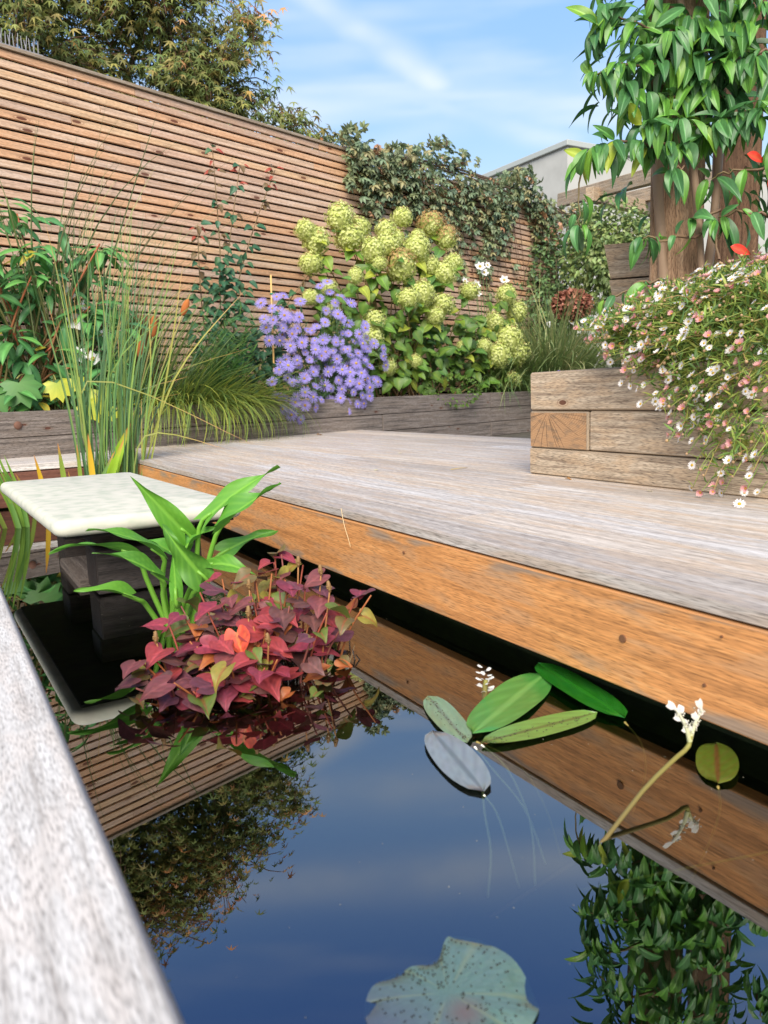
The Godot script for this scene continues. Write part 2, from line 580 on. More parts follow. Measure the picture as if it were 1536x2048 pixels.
# ------------------------------------------------------------------ the scene
func _ready() -> void:
	rng.seed = 4
	var cam := Camera3D.new()
	cam.name = "camera"
	cam.position = Vector3(0, 0.42, 0)
	cam.rotation_degrees = Vector3(-8.781, -30.118, -1.932)
	cam.fov = 66.88
	cam.near = 0.02
	cam.far = 400.0
	var lens := CameraAttributesPhysical.new()
	lens.frustum_focal_length = 18.16
	lens.exposure_aperture = 6.5
	lens.frustum_focus_distance = 1.9
	cam.attributes = lens
	add_child(cam)
	cam.current = true

	var env := Environment.new()
	env.background_mode = Environment.BG_SKY
	env.sky = Sky.new()
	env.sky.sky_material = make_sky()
	env.background_energy_multiplier = 1.1
	env.tonemap_mode = Environment.TONE_MAPPER_LINEAR
	env.tonemap_exposure = 1.65
	env.sdfgi_enabled = true
	env.ssao_enabled = true
	env.ssil_enabled = true
	var we := WorldEnvironment.new()
	we.name = "world_environment"
	we.environment = env
	add_child(we)

	var sun := DirectionalLight3D.new()
	sun.name = "sun"
	sun.basis = Basis.looking_at(-Vector3(-0.46, 0.62, 0.66).normalized())
	sun.light_energy = 1.15
	sun.light_color = Color(1.0, 0.965, 0.915)
	sun.light_angular_distance = 38.0
	sun.shadow_enabled = true
	add_child(sun)

	make_materials()
	build_ground_and_pond()
	build_deck()
	build_sleeper_wall()
	build_fence()
	build_raised_bed()
	build_background()
	build_slab()
	build_arum()
	build_houttuynia()
	build_water_plants()
	build_reeds()
	build_left_bed()
	build_middle_bed()
	build_right_bed()
	build_creeper()
	build_maple()
	build_jasmine()
	build_daisies()
	build_litter()

func wall_z(x: float, off := 0.0) -> float:
	return -4.2 - (x - 1.3) * 0.2962 - off

func build_ground_and_pond() -> void:
	structure("ground", boxm(Vector3(500, 0.1, 500)), M.ground, Transform3D(Basis(), Vector3(0, -0.56, 0)))
	var patio := part("patio", boxm(Vector3(9, 0.5, 9)), M.ground, self, Transform3D(Basis(), Vector3(7.0, -0.21, -1.5)))
	tag(patio, "", "", "", "structure")
	# the water body: a closed solid whose sides sit inside the pond walls
	var st := begin()
	var lo := Vector3(0.02, -0.40, -3.50)
	var hi := Vector3(0.80, 0.0, 0.9)
	var c := []
	for i in 8:
		c.append(Vector3(hi.x if i & 1 else lo.x, hi.y if i & 2 else lo.y, hi.z if i & 4 else lo.z))
	for f in [[2, 3, 7, 6], [0, 4, 5, 1], [0, 2, 6, 4], [1, 5, 7, 3], [0, 1, 3, 2], [4, 6, 7, 5]]:
		var s := begin()
		var nrm: Vector3 = (c[f[1]] - c[f[0]]).cross(c[f[2]] - c[f[0]])
		var mid: Vector3 = (c[f[0]] + c[f[2]]) * 0.5 - (lo + hi) * 0.5
		var o: Array = f.duplicate()
		if nrm.dot(mid) > 0.0:
			o.reverse()
		st.set_smooth_group(-1)
		quad(st, c[o[0]], c[o[1]], c[o[2]], c[o[3]])
	st.generate_normals()
	structure("water", st.commit(), M.water)
	structure("pond_floor", boxm(Vector3(1.3, 0.1, 4.8)), M.liner, Transform3D(Basis(), Vector3(0.5, -0.40, -1.3)))
	structure("pond_wall", boxm(Vector3(0.2, 0.55, 4.8)), M.liner, Transform3D(Basis(), Vector3(0.89, -0.13, -1.3)))
	structure("pond_wall", boxm(Vector3(0.2, 0.54, 4.8)), M.liner, Transform3D(Basis(), Vector3(-0.07, -0.13, -1.3)))
	structure("pond_wall", boxm(Vector3(0.9, 0.5, 0.2)), M.liner, Transform3D(Basis(), Vector3(0.5, -0.16, -3.59)))
	structure("pond_wall", boxm(Vector3(0.9, 0.5, 0.2)), M.liner, Transform3D(Basis(), Vector3(0.5, -0.16, 0.98)))

	var cp := thing("pond_coping", "weathered grey timber coping with coarse open grain along the near pond edge", "coping", Vector3(-0.14, 0.16, 0))
	for z in [[0.9, -1.47], [-1.474, -3.484]]:
		part("plank", timber(Vector3(0.405, 0.045, z[0] - z[1]), 0.006, 2, 0.34, 0.15), M.coping, cp, Transform3D(Basis(), Vector3(0, 0, (z[0] + z[1]) * 0.5)))
	part("side_board", timber(Vector3(0.03, 0.16, 4.3), 0.003, 2), M.dark_timber, cp, Transform3D(Basis(), Vector3(0.17, -0.104, -1.3)))

	var fc := thing("far_coping", "grey and reddish boards closing the pond below the sleeper wall", "coping", Vector3(-0.3, 0, -3.5))
	part("plank", timber(Vector3(2.06, 0.03, 0.17), 0.004, 0), M.deck, fc, Transform3D(Basis(), Vector3(0.0, 0.164, -0.069)))
	part("plank", timber(Vector3(2.06, 0.03, 0.17), 0.004, 0), M.deck, fc, Transform3D(Basis(), Vector3(0.0, 0.163, -0.243)))
	part("plank", timber(Vector3(2.06, 0.03, 0.17), 0.004, 0), M.deck, fc, Transform3D(Basis(), Vector3(0.0, 0.164, -0.417)))
	part("plank", timber(Vector3(2.06, 0.03, 0.17), 0.004, 0), M.deck, fc, Transform3D(Basis(), Vector3(0.0, 0.163, -0.591)))
	part("front_board", timber(Vector3(2.06, 0.14, 0.02), 0.003, 0), wood_material(M.deck_edge.albedo_texture, 0.8, 0.05, Color(0.55, 0.36, 0.29)), fc, Transform3D(Basis(), Vector3(0.0, 0.076, 0.018)))

func build_deck() -> void:
	var deck := thing("deck", "silvery worn timber deck of long boards beside the pond", "deck", Vector3(0.735, 0, 0))
	var w := 0.1110
	for i in 15:
		var x := (w + 0.0050) * i + w * 0.5
		var far := wall_z(0.735 + x + w * 0.5, -0.02)
		var cuts := [0.55]
		if i % 3 == 1:
			cuts.append(-1.1 - 0.31 * i * 0.3)
		elif i % 3 == 2:
			cuts.append(-2.6)
		cuts.append(far)
		for k in cuts.size() - 1:
			var a: float = cuts[k]
			var b: float = cuts[k + 1]
			var m: StandardMaterial3D = M.decks[rng.randi() % 4]
			var p := part("board", timber(Vector3(w, 0.0175, a - b - 0.002), 0.0018, 2, 0.9, 0.22), m, deck, Transform3D(Basis(), Vector3(x, DECK_Y - 0.00875 + rr(-0.0006, 0.0006), (a + b) * 0.5)))
			p.rotation.z = rr(-0.004, 0.004)
	# the fascia under the front board
	var fa := timber(Vector3(0.022, 0.126, 5.0), 0.003, 2, 1.6, 0.126, (0.063 + 0.37) / 0.126)
	part("fascia", fa, M.fascia, deck, Transform3D(Basis(), Vector3(0.011, 0.033 + 0.063, -2.0)))
	part("bearer", timber(Vector3(0.04, 0.12, 5.0), 0.002, 2), M.dark_timber, deck, Transform3D(Basis(), Vector3(0.06, 0.10, -2.0)))
	part("side_board", timber(Vector3(0.02, 0.14, 4.9), 0.003, 2), M.deck_edge, deck, Transform3D(Basis(), Vector3(1.735, 0.09, -1.9)))
	var plug := CylinderMesh.new()
	plug.top_radius = 0.0052
	plug.bottom_radius = 0.0052
	plug.height = 0.004
	plug.radial_segments = 14
	var dk := plain(Color(0.16, 0.07, 0.03), 0.8)
	for k in [[0.100, -0.671, 1.0], [0.126, -1.198, 0.5], [0.140, -0.529, 0.3], [0.077, -0.549, 0.4]]:
		part("plug", plug, dk, deck, Transform3D(Basis.from_euler(Vector3(0, 0, PI / 2)).scaled(Vector3(1, k[2], k[2])), Vector3(-0.0002, k[0], k[1])))

func build_sleeper_wall() -> void:
	var wl := thing("sleeper_wall", "long low retaining wall of stacked grey brown sleepers below the fence", "wall", Vector3(1.3, 0, -4.2))
	wl.basis = Basis(WALL_DIR, Vector3.UP, WALL_FRONT)
	var rows := [[0.271, 0.388, [-2.4, -0.62, 0.14, 2.72, 4.6]], [0.156, 0.2685, [-2.4, -1.2, 1.45, 2.72, 4.6]], [0.041, 0.1535, [-2.4, 0.5, 2.72, 4.6]], [-0.1, 0.0385, [-2.4, 1.9, 4.6]]]
	for r in rows:
		var s: Array = r[2]
		for k in s.size() - 1:
			var a: float = s[k]
			var b: float = s[k + 1]
			var h: float = r[1] - r[0]
			part("sleeper", timber(Vector3(b - a - 0.003, h, 0.10), 0.004, 0, 0.7, 0.20), M.sleeper, wl, Transform3D(Basis.from_euler(Vector3(rr(-0.008, 0.008), 0, rr(-0.0008, 0.0008))), Vector3((a + b) * 0.5, (r[0] + r[1]) * 0.5, -0.05 + rr(-0.002, 0.002))))
	var bolt := begin()
	ball(bolt, Vector3.ZERO, Vector3(0.019, 0.019, 0.010), Color.WHITE, Color.WHITE, 8, 14)
	part("bolt", finish(bolt), M.rust, wl, Transform3D(Basis(), Vector3(-0.985, 0.326, 0.002)))
	# soil behind the wall
	var soil := structure("soil", boxm(Vector3(8.5, 0.4, 0.9)), M.soil, Transform3D(Basis(WALL_DIR, Vector3.UP, WALL_FRONT), Vector3(1.3, 0.15, -4.2) + WALL_DIR * 1.6 - WALL_FRONT * 0.54))

func build_fence() -> void:
	var f := thing("fence", "tall fence of close horizontal larch slats with a flat grey cap", "fence", Vector3(1.3, 0, -4.9))
	f.basis = Basis(FENCE_DIR, Vector3.UP, FENCE_FRONT)
	var pitch := 0.0492
	var n := 39
	for i in n:
		var y := 2.196 - i * pitch
		var j0 := -0.56 + 0.09 * (i % 4)
		var ends := [-2.2, j0 if i % 2 else -0.05 + rr(-0.02, 0.02), 1.4 + 0.95 * (i % 3) + rr(-0.03, 0.03), 4.95]
		for k in 3:
			var a: float = ends[k]
			var b: float = ends[k + 1]
			part("slat", timber(Vector3(b - a - 0.002, 0.0365, 0.018), 0.0022, 0, 0.85, 0.16), pick(M.slats), f, Transform3D(Basis.from_euler(Vector3(0, 0, rr(-0.0006, 0.0006))), Vector3((a + b) * 0.5, y + rr(-0.0012, 0.0012), rr(-0.001, 0.001))))
	for s in [-1.7, -0.5, 0.7, 1.9, 3.1, 4.3]:
		part("batten", timber(Vector3(0.045, 2.2, 0.03), 0.002, 1), M.dark_timber, f, Transform3D(Basis(), Vector3(s, 1.1, -0.0255)))
	part("backing", boxm(Vector3(7.2, 2.16, 0.02)), M.black, f, Transform3D(Basis(), Vector3(1.4, 1.075, -0.053)))
	part("cap", timber(Vector3(7.16, 0.018, 0.07), 0.002, 0), M.cap, f, Transform3D(Basis(), Vector3(1.375, 2.2265, -0.012)))
	# bird spikes on the cap
	var sp := thing("bird_spikes", "strip of thin grey bird spikes on the fence cap before the maple", "bird spikes", Vector3(1.3, 2.236, -4.9) + FENCE_DIR * -1.6)
	sp.basis = Basis(FENCE_DIR, Vector3.UP, FENCE_FRONT)
	part("base_strip", boxm(Vector3(2.0, 0.006, 0.03)), M.steel, sp, Transform3D(Basis(), Vector3(0, 0.003, 0)))
	var st := begin()
	tube(st, [Vector3(0, 0, 0), Vector3(0, 0.035, 0), Vector3(0, 0.07, 0)], 0.0034, 0.0016, 5)
	var spike := finish(st)
	for i in 140:
		part("spike", spike, M.steel, sp, Transform3D(Basis.from_euler(Vector3(0.25 * (i % 3 - 1), 0, rr(-0.06, 0.06))), Vector3(-0.98 + i * 0.0141, 0.004, 0.01 * (i % 3 - 1))))

func build_raised_bed() -> void:
	var b := thing("raised_bed", "chunky pale oak sleeper planter box standing on the deck", "planter", Vector3(1.45, 0, -1.675))
	var d := 0.2
	# front face at x = 0 runs towards +z; the return runs along +x
	part("sleeper", timber(Vector3(d, 0.0725, 2.2), 0.004, 2, 0.6, 0.2), M.box, b, Transform3D(Basis.from_euler(Vector3(0.002, 0, 0)), Vector3(d * 0.5, 0.179 + 0.036, 1.1)))
	part("sleeper", timber(Vector3(d, 0.101, 1.97), 0.004, 2, 0.6, 0.2), M.box, b, Transform3D(Basis.from_euler(Vector3(0.0015, 0, 0)), Vector3(d * 0.5 + 0.002, 0.304, 1.213)))
	part("sleeper", timber(Vector3(d, 0.104, 2.2), 0.006, 2, 0.6, 0.2), M.box, b, Transform3D(Basis.from_euler(Vector3(-0.004, 0, 0.012)), Vector3(d * 0.5 - 0.001, 0.4135, 1.103)))
	var st := SurfaceTool.new()
	part("sleeper", timber(Vector3(1.3, 0.101, 0.222), 0.004, 0), M.box, b, Transform3D(Basis(), Vector3(0.652, 0.304, 0.113)))
	var eg := StandardMaterial3D.new()
	eg.albedo_texture = end_grain()
	eg.roughness = 0.85
	eg.heightmap_enabled = true
	eg.heightmap_texture = eg.albedo_texture
	eg.heightmap_scale = 0.12
	var q := QuadMesh.new()
	q.size = Vector2(0.213, 0.093)
	var endface := part("end_grain", q, eg, b, Transform3D(Basis(Vector3.BACK, Vector3.UP, Vector3.LEFT), Vector3(0.0, 0.304, 0.113)))
	endface.set_meta("label", "sawn sleeper end with growth rings and drying cracks")
	part("sleeper", timber(Vector3(1.2, 0.0725, 0.2), 0.004, 0), M.box, b, Transform3D(Basis(), Vector3(0.81, 0.215, 0.105)))
	part("sleeper", timber(Vector3(1.2, 0.104, 0.2), 0.004, 0), M.box, b, Transform3D(Basis(), Vector3(0.81, 0.412, 0.105)))
	structure("soil", boxm(Vector3(1.1, 0.2, 1.9)), M.soil, Transform3D(Basis(), Vector3(2.18, 0.33, -0.55)))
	# two posts, and a stack of slanting sleepers behind the first
	var yaw := atan2(-1.974, 1.615)
	var p1 := thing("oak_post", "stout brown oak post wrapped by the glossy climber", "post", Vector3(2.02, 0.18, -1.66))
	part("shaft", timber(Vector3(0.150, 2.9, 0.12), 0.008, 1, 0.55, 0.16), M.post, p1, Transform3D(Basis(Vector3.UP, -0.86), Vector3(0, 1.45, 0)))
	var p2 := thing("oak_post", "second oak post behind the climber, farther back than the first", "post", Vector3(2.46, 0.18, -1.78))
	part("shaft", timber(Vector3(0.14, 2.9, 0.14), 0.006, 1, 0.55, 0.16), wood_material(M.post.albedo_texture, 0.85, 0.14, Color(0.62, 0.57, 0.53)), p2, Transform3D(Basis(Vector3.UP, -0.84), Vector3(0, 1.45, 0)))  # same oak, tinted darker to paint in the shade of the climber
	var bm := thing("oak_beam", "oak beam joining the two posts high above the climber", "beam", Vector3(2.25, 3.14, -1.72))
	part("beam", timber(Vector3(1.1, 0.16, 0.12), 0.006, 0), M.post, bm, Transform3D(Basis(Vector3.UP, 0.27), Vector3.ZERO))
	var ww := thing("leaning_sleepers", "stack of grey sleepers with a slanting sawn end behind the oak post", "sleeper stack", Vector3(2.16, 0.42, -1.93))
	ww.basis = Basis(Vector3.UP, -0.84)
	for k in 4:
		var y0 := 0.0 + k * 0.118
		var st2 := SurfaceTool.new()
		st2.begin(Mesh.PRIMITIVE_TRIANGLES)
		var x0 := -0.035 - 0.018 * k
		var x1 := -0.035 - 0.018 * (k + 1) - 0.004
		var prof := [Vector2(x0, y0 + 0.003), Vector2(0.14, y0 + 0.003), Vector2(0.14, y0 + 0.115), Vector2(x1, y0 + 0.115)]
		for z in [0.06, -0.06]:
			for t in [[0, 1, 2], [0, 2, 3]]:
				var tt: Array = t.duplicate()
				if z > 0: tt.reverse()
				for v in tt:
					st2.set_normal(Vector3(0, 0, signf(z)))
					st2.set_uv(Vector2(prof[v].x / 0.6 + k * 0.37, prof[v].y / 0.2))
					st2.add_vertex(Vector3(prof[v].x, prof[v].y, z))
		for e in 4:
			var a: Vector2 = prof[e]
			var c: Vector2 = prof[(e + 1) % 4]
			var nn := Vector3(c.y - a.y, -(c.x - a.x), 0).normalized()
			var vs := [Vector3(a.x, a.y, 0.06), Vector3(a.x, a.y, -0.06), Vector3(c.x, c.y, -0.06), Vector3(c.x, c.y, 0.06)]
			var ord := [0, 1, 2, 0, 2, 3]
			if (vs[1] - vs[0]).cross(vs[2] - vs[0]).dot(nn) > 0: ord = [0, 2, 1, 0, 3, 2]
			for v in ord:
				st2.set_normal(nn)
				st2.set_uv(Vector2((vs[v].x + vs[v].y) / 0.6, vs[v].z / 0.2 + k * 0.3))
				st2.add_vertex(vs[v])
		part("sleeper", st2.commit(), M.box, ww)

func build_background() -> void:
	var b := thing("rendered_building", "flat roofed pale grey rendered building beyond the garden", "building", Vector3(9.64, -0.5, -10.15))
	part("wall", boxm(Vector3(9.0, 4.85, 12.0)), M.render_wall, b, Transform3D(Basis(), Vector3(4.5, 2.425, -6.0)))
	part("roof_edge", timber(Vector3(9.10, 0.10, 12.10), 0.015, 0), M.roof_trim, b, Transform3D(Basis(), Vector3(4.5, 4.90, -6.0)))
	var p := thing("pergola", "weathered timber pergola frame between the fence and the grey building", "pergola", Vector3(6.7, 0, -6.7))
	for q in [[6.77, -6.23], [6.61, -5.50], [7.6, -6.9]]:
		part("post", timber(Vector3(0.13, 2.2, 0.13), 0.006, 1), M.box, p, Transform3D(Basis(), Vector3(q[0] - 6.7, 0.95, q[1] + 6.7)))
	for bm in [[Vector3(6.83, 2.62, -7.30), Vector3(6.22, 2.36, -5.03)], [Vector3(7.7, 2.66, -7.1), Vector3(7.3, 2.45, -4.9)], [Vector3(6.4, 2.45, -6.4), Vector3(8.2, 2.5, -6.9)]]:
		var d: Vector3 = bm[1] - bm[0]
		part("beam", timber(Vector3(0.10, 0.15, d.length()), 0.006, 2), M.box, p, Transform3D(Basis.looking_at(d), (bm[0] + bm[1]) * 0.5 - p.position))

# a slab with rounded corners and a bull-nosed edge, its top at y = 0
func rounded_slab(size: Vector3, corner: float, nose: float) -> ArrayMesh:
	var outline := []
	for k in 4:
		var cx := (size.x * 0.5 - corner) * (1 if k == 0 or k == 3 else -1)
		var cz := (size.z * 0.5 - corner) * (1 if k < 2 else -1)
		for i in 7:
			var a := PI * 0.5 * (k + i / 6.0)
			outline.append([Vector2(cx, cz), Vector2(cos(a), sin(a))])
	var rings := []
	for j in 9:
		var a := PI * j / 8.0
		var ring := []
		for o in outline:
			var r: Vector2 = o[0] + o[1] * (corner - nose + nose * sin(a))
			ring.append(Vector3(r.x, -nose + nose * cos(a) - (size.y - 2.0 * nose) * (0.0 if j < 4 else (0.5 if j == 4 else 1.0)), r.y))
		rings.append(ring)
	var st := begin()
	var n := outline.size()
	for j in 8:
		for i in n:
			var k := (i + 1) % n
			quad(st, rings[j][i], rings[j][k], rings[j + 1][k], rings[j + 1][i])
	for i in n:
		var k := (i + 1) % n
		tri(st, Vector3(0, 0, 0), rings[0][k], rings[0][i])
		tri(st, Vector3(0, -size.y, 0), rings[8][i], rings[8][k])
	return finish(st)

func build_slab() -> void:
	var s := thing("stepping_slab", "cream stone slab with rounded edges bridging the dark pond", "stone slab", Vector3(0.357, 0.203, -2.0))
	s.rotation.y = 0.025
	part("added_dark_board", boxm(Vector3(0.335, 0.006, 0.895)), M.dark_timber, s, Transform3D(Basis(), Vector3(0, -0.0355, 0)))  # dark board added so the slab underside and its reflection turn near black
	part("slab", rounded_slab(Vector3(0.375, 0.033, 0.935), 0.03, 0.015), M.stone, s)
	var p := thing("slab_pier", "dark stained timber pier under the cream slab, nearer the camera", "pier", Vector3(0.40, 0, -1.80))
	part("timber", timber(Vector3(0.235, 0.060, 0.10), 0.004, 0), M.pier_timber, p, Transform3D(Basis(), Vector3(0, 0.136, -0.03)))
	part("timber", timber(Vector3(0.235, 0.10, 0.12), 0.004, 0), M.pier_timber, p, Transform3D(Basis(), Vector3(0, 0.052, 0.0)))
	part("timber", timber(Vector3(0.235, 0.30, 0.12), 0.004, 0), M.pier_timber, p, Transform3D(Basis(), Vector3(0.01, -0.152, 0.0)))
	var p2 := thing("slab_pier", "dark timber pier under the far end of the cream slab", "pier", Vector3(0.40, 0, -2.22))
	part("timber", timber(Vector3(0.25, 0.080, 0.12), 0.004, 0), M.pier_timber, p2, Transform3D(Basis(), Vector3(0, 0.126, 0)))
	part("timber", timber(Vector3(0.25, 0.40, 0.12), 0.004, 0), M.pier_timber, p2, Transform3D(Basis(), Vector3(0, -0.116, 0)))
	var pl := thing("pier_ledge", "low grey timber ledge just above the water between the slab piers", "ledge", Vector3(0.36, 0, -2.0))
	part("timber", timber(Vector3(0.20, 0.33, 0.29), 0.004, 2), M.sleeper, pl, Transform3D(Basis(), Vector3(0.0, -0.145, 0)))

func build_arum() -> void:
	var root := Vector3(0.362, -0.03, -1.423)
	var a := thing("arum_lily", "leafy green arum plant standing in the water before the stone slab", "plant", root)
	var g1 := lin(0.075, 0.23, 0.025)
	var g2 := lin(0.15, 0.36, 0.045)
	# blade base, blade tip, width, bend, which way the upper face looks
	var ls := [
		[Vector3(0.384, 0.179, -1.388), Vector3(0.307, 0.278, -1.386), 0.050, 0.2, Vector3(-0.5, 0.3, 0.8)], [Vector3(0.418, 0.207, -1.357), Vector3(0.521, 0.287, -1.300), 0.052, 0.35, Vector3(-0.6, 0.6, 0.4)],
		[Vector3(0.434, 0.198, -1.310), Vector3(0.511, 0.262, -1.260), 0.050, 0.3, Vector3(-0.7, 0.7, 0.2)], [Vector3(0.328, 0.151, -1.382), Vector3(0.228, 0.199, -1.381), 0.046, 0.7, Vector3(0.2, 0.9, 0.2)],
		[Vector3(0.289, 0.148, -1.431), Vector3(0.171, 0.166, -1.430), 0.040, 0.8, Vector3(0, 0.9, -0.3)], [Vector3(0.316, 0.117, -1.343), Vector3(0.226, 0.167, -1.341), 0.042, 0.7, Vector3(0.3, 0.8, 0.4)],
		[Vector3(0.277, 0.076, -1.393), Vector3(0.196, 0.097, -1.386), 0.040, 0.6, Vector3(0, 0.9, 0.25)], [Vector3(0.371, 0.133, -1.422), Vector3(0.315, 0.168, -1.436), 0.036, 0.5, Vector3(0.3, 0.8, 0.5)],
		[Vector3(0.385, 0.114, -1.304), Vector3(0.333, 0.197, -1.318), 0.058, 0.25, Vector3(-0.7, 0.35, 0.6)], [Vector3(0.387, 0.152, -1.387), Vector3(0.427, 0.188, -1.354), 0.040, 0.5, Vector3(-0.5, 0.8, 0.3)],
		[Vector3(0.456, 0.133, -1.387), Vector3(0.540, 0.164, -1.356), 0.046, 0.5, Vector3(-0.2, 0.8, 0.4)], [Vector3(0.403, 0.127, -1.320), Vector3(0.459, 0.107, -1.259), 0.052, 1.3, Vector3(-0.1, 0.9, 0.5)],
		[Vector3(0.343, 0.082, -1.326), Vector3(0.343, 0.153, -1.326), 0.026, 0.1, Vector3(0.5, 0.2, -0.8)],
	]
	for l in ls:
		var d: Vector3 = l[1] - l[0]
		var length := d.length()
		var b: float = l[3]
		var up: Vector3 = l[4]
		var chord := pose(Vector3.ZERO, d, up).basis
		var aim: Vector3 = chord.y.rotated(chord.x, b * 0.5)
		var blade := leaf("arrow", length * 1.14, l[2] * 1.05, b, rr(0.25, 0.7), rr(0.08, 0.17), vary(g1, 0.2), g2, 18, 0.05, true)
		var p0: Vector3 = l[0] - root
		var lf := part("leaf", blade, M.leaf, a, pose(p0, aim, up))
		var st := begin()
		var foot := Vector3(rr(-0.022, 0.022), 0, rr(-0.02, 0.02))
		var mid := foot.lerp(p0, 0.55) + Vector3(0, 0.02, 0)
		tube(st, curve_points([foot, mid, p0 - aim * 0.02, p0 + aim * 0.012], 8), 0.0058, 0.0032, 7, g2 * 1.1, g2)
		var stalk := part("stalk", finish(st), M.gloss_leaf, a)

func build_houttuynia() -> void:
	var root := Vector3(0.388, 0, -1.10)
	var h := thing("red_marginal_plant", "clump of heart shaped dark red and purple leaves growing out of the pond", "plant", root)
	var reds := [lin(0.21, 0.034, 0.052), lin(0.165, 0.032, 0.052), lin(0.115, 0.04, 0.055), lin(0.24, 0.04, 0.045), lin(0.11, 0.05, 0.048), lin(0.15, 0.048, 0.052)]
	var odd := [lin(0.10, 0.15, 0.03), lin(0.30, 0.10, 0.03), lin(0.12, 0.10, 0.04), lin(0.22, 0.20, 0.04)]
	var red_meshes := []
	var odd_meshes := []
	for i in 12:
		var c: Color = reds[i % reds.size()]
		red_meshes.append(leaf("heart", 0.043, 0.040, rr(0.2, 0.8), rr(0.0, 0.28), rr(0.01, 0.05), c, c * 1.5, 12, 0.18, true))
	for i in 8:
		var c: Color = odd[i % odd.size()]
		odd_meshes.append(leaf("heart", 0.040, 0.036, rr(0.4, 1.2), rr(0.1, 0.6), rr(0.02, 0.08), c, c.lerp(lin(0.25, 0.05, 0.03), 0.5), 10, 0.14, true))
	var bright := leaf("heart", 0.047, 0.043, 0.35, 0.15, 0.02, lin(0.48, 0.06, 0.035), lin(0.52, 0.14, 0.05), 12, 0.35, true)
	var n := 0
	for k in 76:
		var u := Vector2(rr(-1, 1), rr(-1, 1))
		if u.length() > 1.0:
			u = u.normalized() * rr(0.3, 1.0)
		# the clump is long towards the deck; taller at its far right end
		var foot := Vector3(u.x * 0.165 + 0.02, -0.01, u.y * 0.10 + u.x * -0.045)
		var tall := 0.045 + 0.06 * clampf((u.x + 0.5) * 0.7, 0.0, 1.0) + 0.04 * clampf(0.3 - u.y, 0.0, 1.0) * clampf(u.x + 0.8, 0.0, 1.0) + rr(0.0, 0.045)
		tall *= 1.0 - 0.3 * u.length_squared() * clampf(-u.x + u.y, 0.0, 1.0)
		var lean := Vector3(u.x * 0.035 + rr(-0.02, 0.02), 0, u.y * 0.035 + rr(-0.02, 0.02))
		var top := foot + lean + Vector3(0, tall, 0)
		var st := begin()
		var pts := curve_points([foot, foot.lerp(top, 0.5) + lean * -0.15, top], 6)
		var sc: Color = pick([lin(0.22, 0.05, 0.03), lin(0.26, 0.09, 0.03), lin(0.16, 0.05, 0.04)])
		tube(st, pts, 0.0021, 0.0013, 5, sc, sc)
		part("stem", finish(st), M.stem, h)
		var leaves := 2 + rng.randi() % 3
		var a0 := rr(0, TAU)
		for j in leaves:
			var f := 1.0 - 0.22 * j
			var at: Vector3 = pts[int(f * 6.0)]
			var a := a0 + j * 2.3 + rr(-0.4, 0.4)
			var out := Vector3(cos(a), rr(-0.35, 0.2), sin(a))
			var towards := Vector3(-0.35, 0.0, 0.45)
			out = (out + towards * 0.5).normalized()
			var m: Mesh = pick(odd_meshes) if rng.randf() < 0.22 else pick(red_meshes)
			var pos := at + Vector3(out.x, 0.15, out.z) * 0.011
			part("leaf", m, M.leaf, h, pose(pos, out, Vector3(rr(-0.3, 0.1), 0.8, rr(0.0, 0.6)), rr(0.65, 1.12)))
			n += 1
	var br := part("leaf", bright, M.leaf, h, pose(Vector3(-0.035, 0.083, 0.055), Vector3(0.05, -0.85, 0.35), Vector3(-0.5, 0.4, 0.8), 0.88))
	br.set_meta("label", "bright scarlet speckled leaf")
	for k in 16:
		var a := rr(0.2, 3.6)
		part("leaf", pick(odd_meshes), M.leaf, h, pose(Vector3(cos(a) * rr(0.10, 0.20), rr(0.0, 0.012), sin(a) * rr(0.06, 0.13) + 0.02), Vector3(rr(-1, 1), rr(-0.1, 0.2), rr(-0.3, 1)), Vector3(0, 1, 0.3), rr(0.5, 0.75)))
	# seed spikes
	var sp := begin()
	ball(sp, Vector3(0, 0.007, 0), Vector3(0.0035, 0.010, 0.0035), lin(0.13, 0.07, 0.03), lin(0.20, 0.12, 0.045), 6, 7)
	for k in 14:
		var d := rdir()
		ball(sp, Vector3(d.x * 0.0034, 0.007 + d.y * 0.009, d.z * 0.0034), Vector3.ONE * 0.0013, lin(0.17, 0.10, 0.04), lin(0.24, 0.16, 0.06), 3, 4)
	var spike := finish(sp)
	for p in [Vector3(-0.135, 0.072, -0.01), Vector3(-0.01, 0.10, 0.04), Vector3(0.03, 0.115, -0.06), Vector3(0.1, 0.15, -0.02), Vector3(0.13, 0.135, 0.0), Vector3(0.0, 0.07, 0.09), Vector3(0.12, 0.12, 0.05)]:
		var sst := begin()
		tube(sst, curve_points([Vector3(p.x * 0.85, -0.005, p.z * 0.85), Vector3(p.x * 0.93, p.y * 0.5, p.z * 0.9), p + Vector3(0, 0.002, 0)], 6), 0.0018, 0.0012, 5, lin(0.24, 0.07, 0.03), lin(0.28, 0.14, 0.05))
		part("stem", finish(sst), M.stem, h)
		part("seed_spike", spike, M.stem, h, pose(p, Vector3(rr(-0.2, 0.2), 1, rr(-0.2, 0.2)), Vector3.BACK, 1.0))
	# wet black roots round the foot
	var rt := begin()
	for k in 90:
		var a := rr(0, TAU)
		var q := Vector3(cos(a) * rr(0.05, 0.19), 0, sin(a) * rr(0.03, 0.125))
		var e := q + Vector3(rr(-0.02, 0.02), rr(-0.05, -0.02), rr(-0.02, 0.02))
		tube(rt, curve_points([q + Vector3(0, rr(0.002, 0.02), 0), q.lerp(e, 0.4) + Vector3(rr(-0.01, 0.01), 0, rr(-0.01, 0.01)), e], 4), 0.0016, 0.0010, 4, lin(0.02, 0.012, 0.01), lin(0.015, 0.012, 0.01))
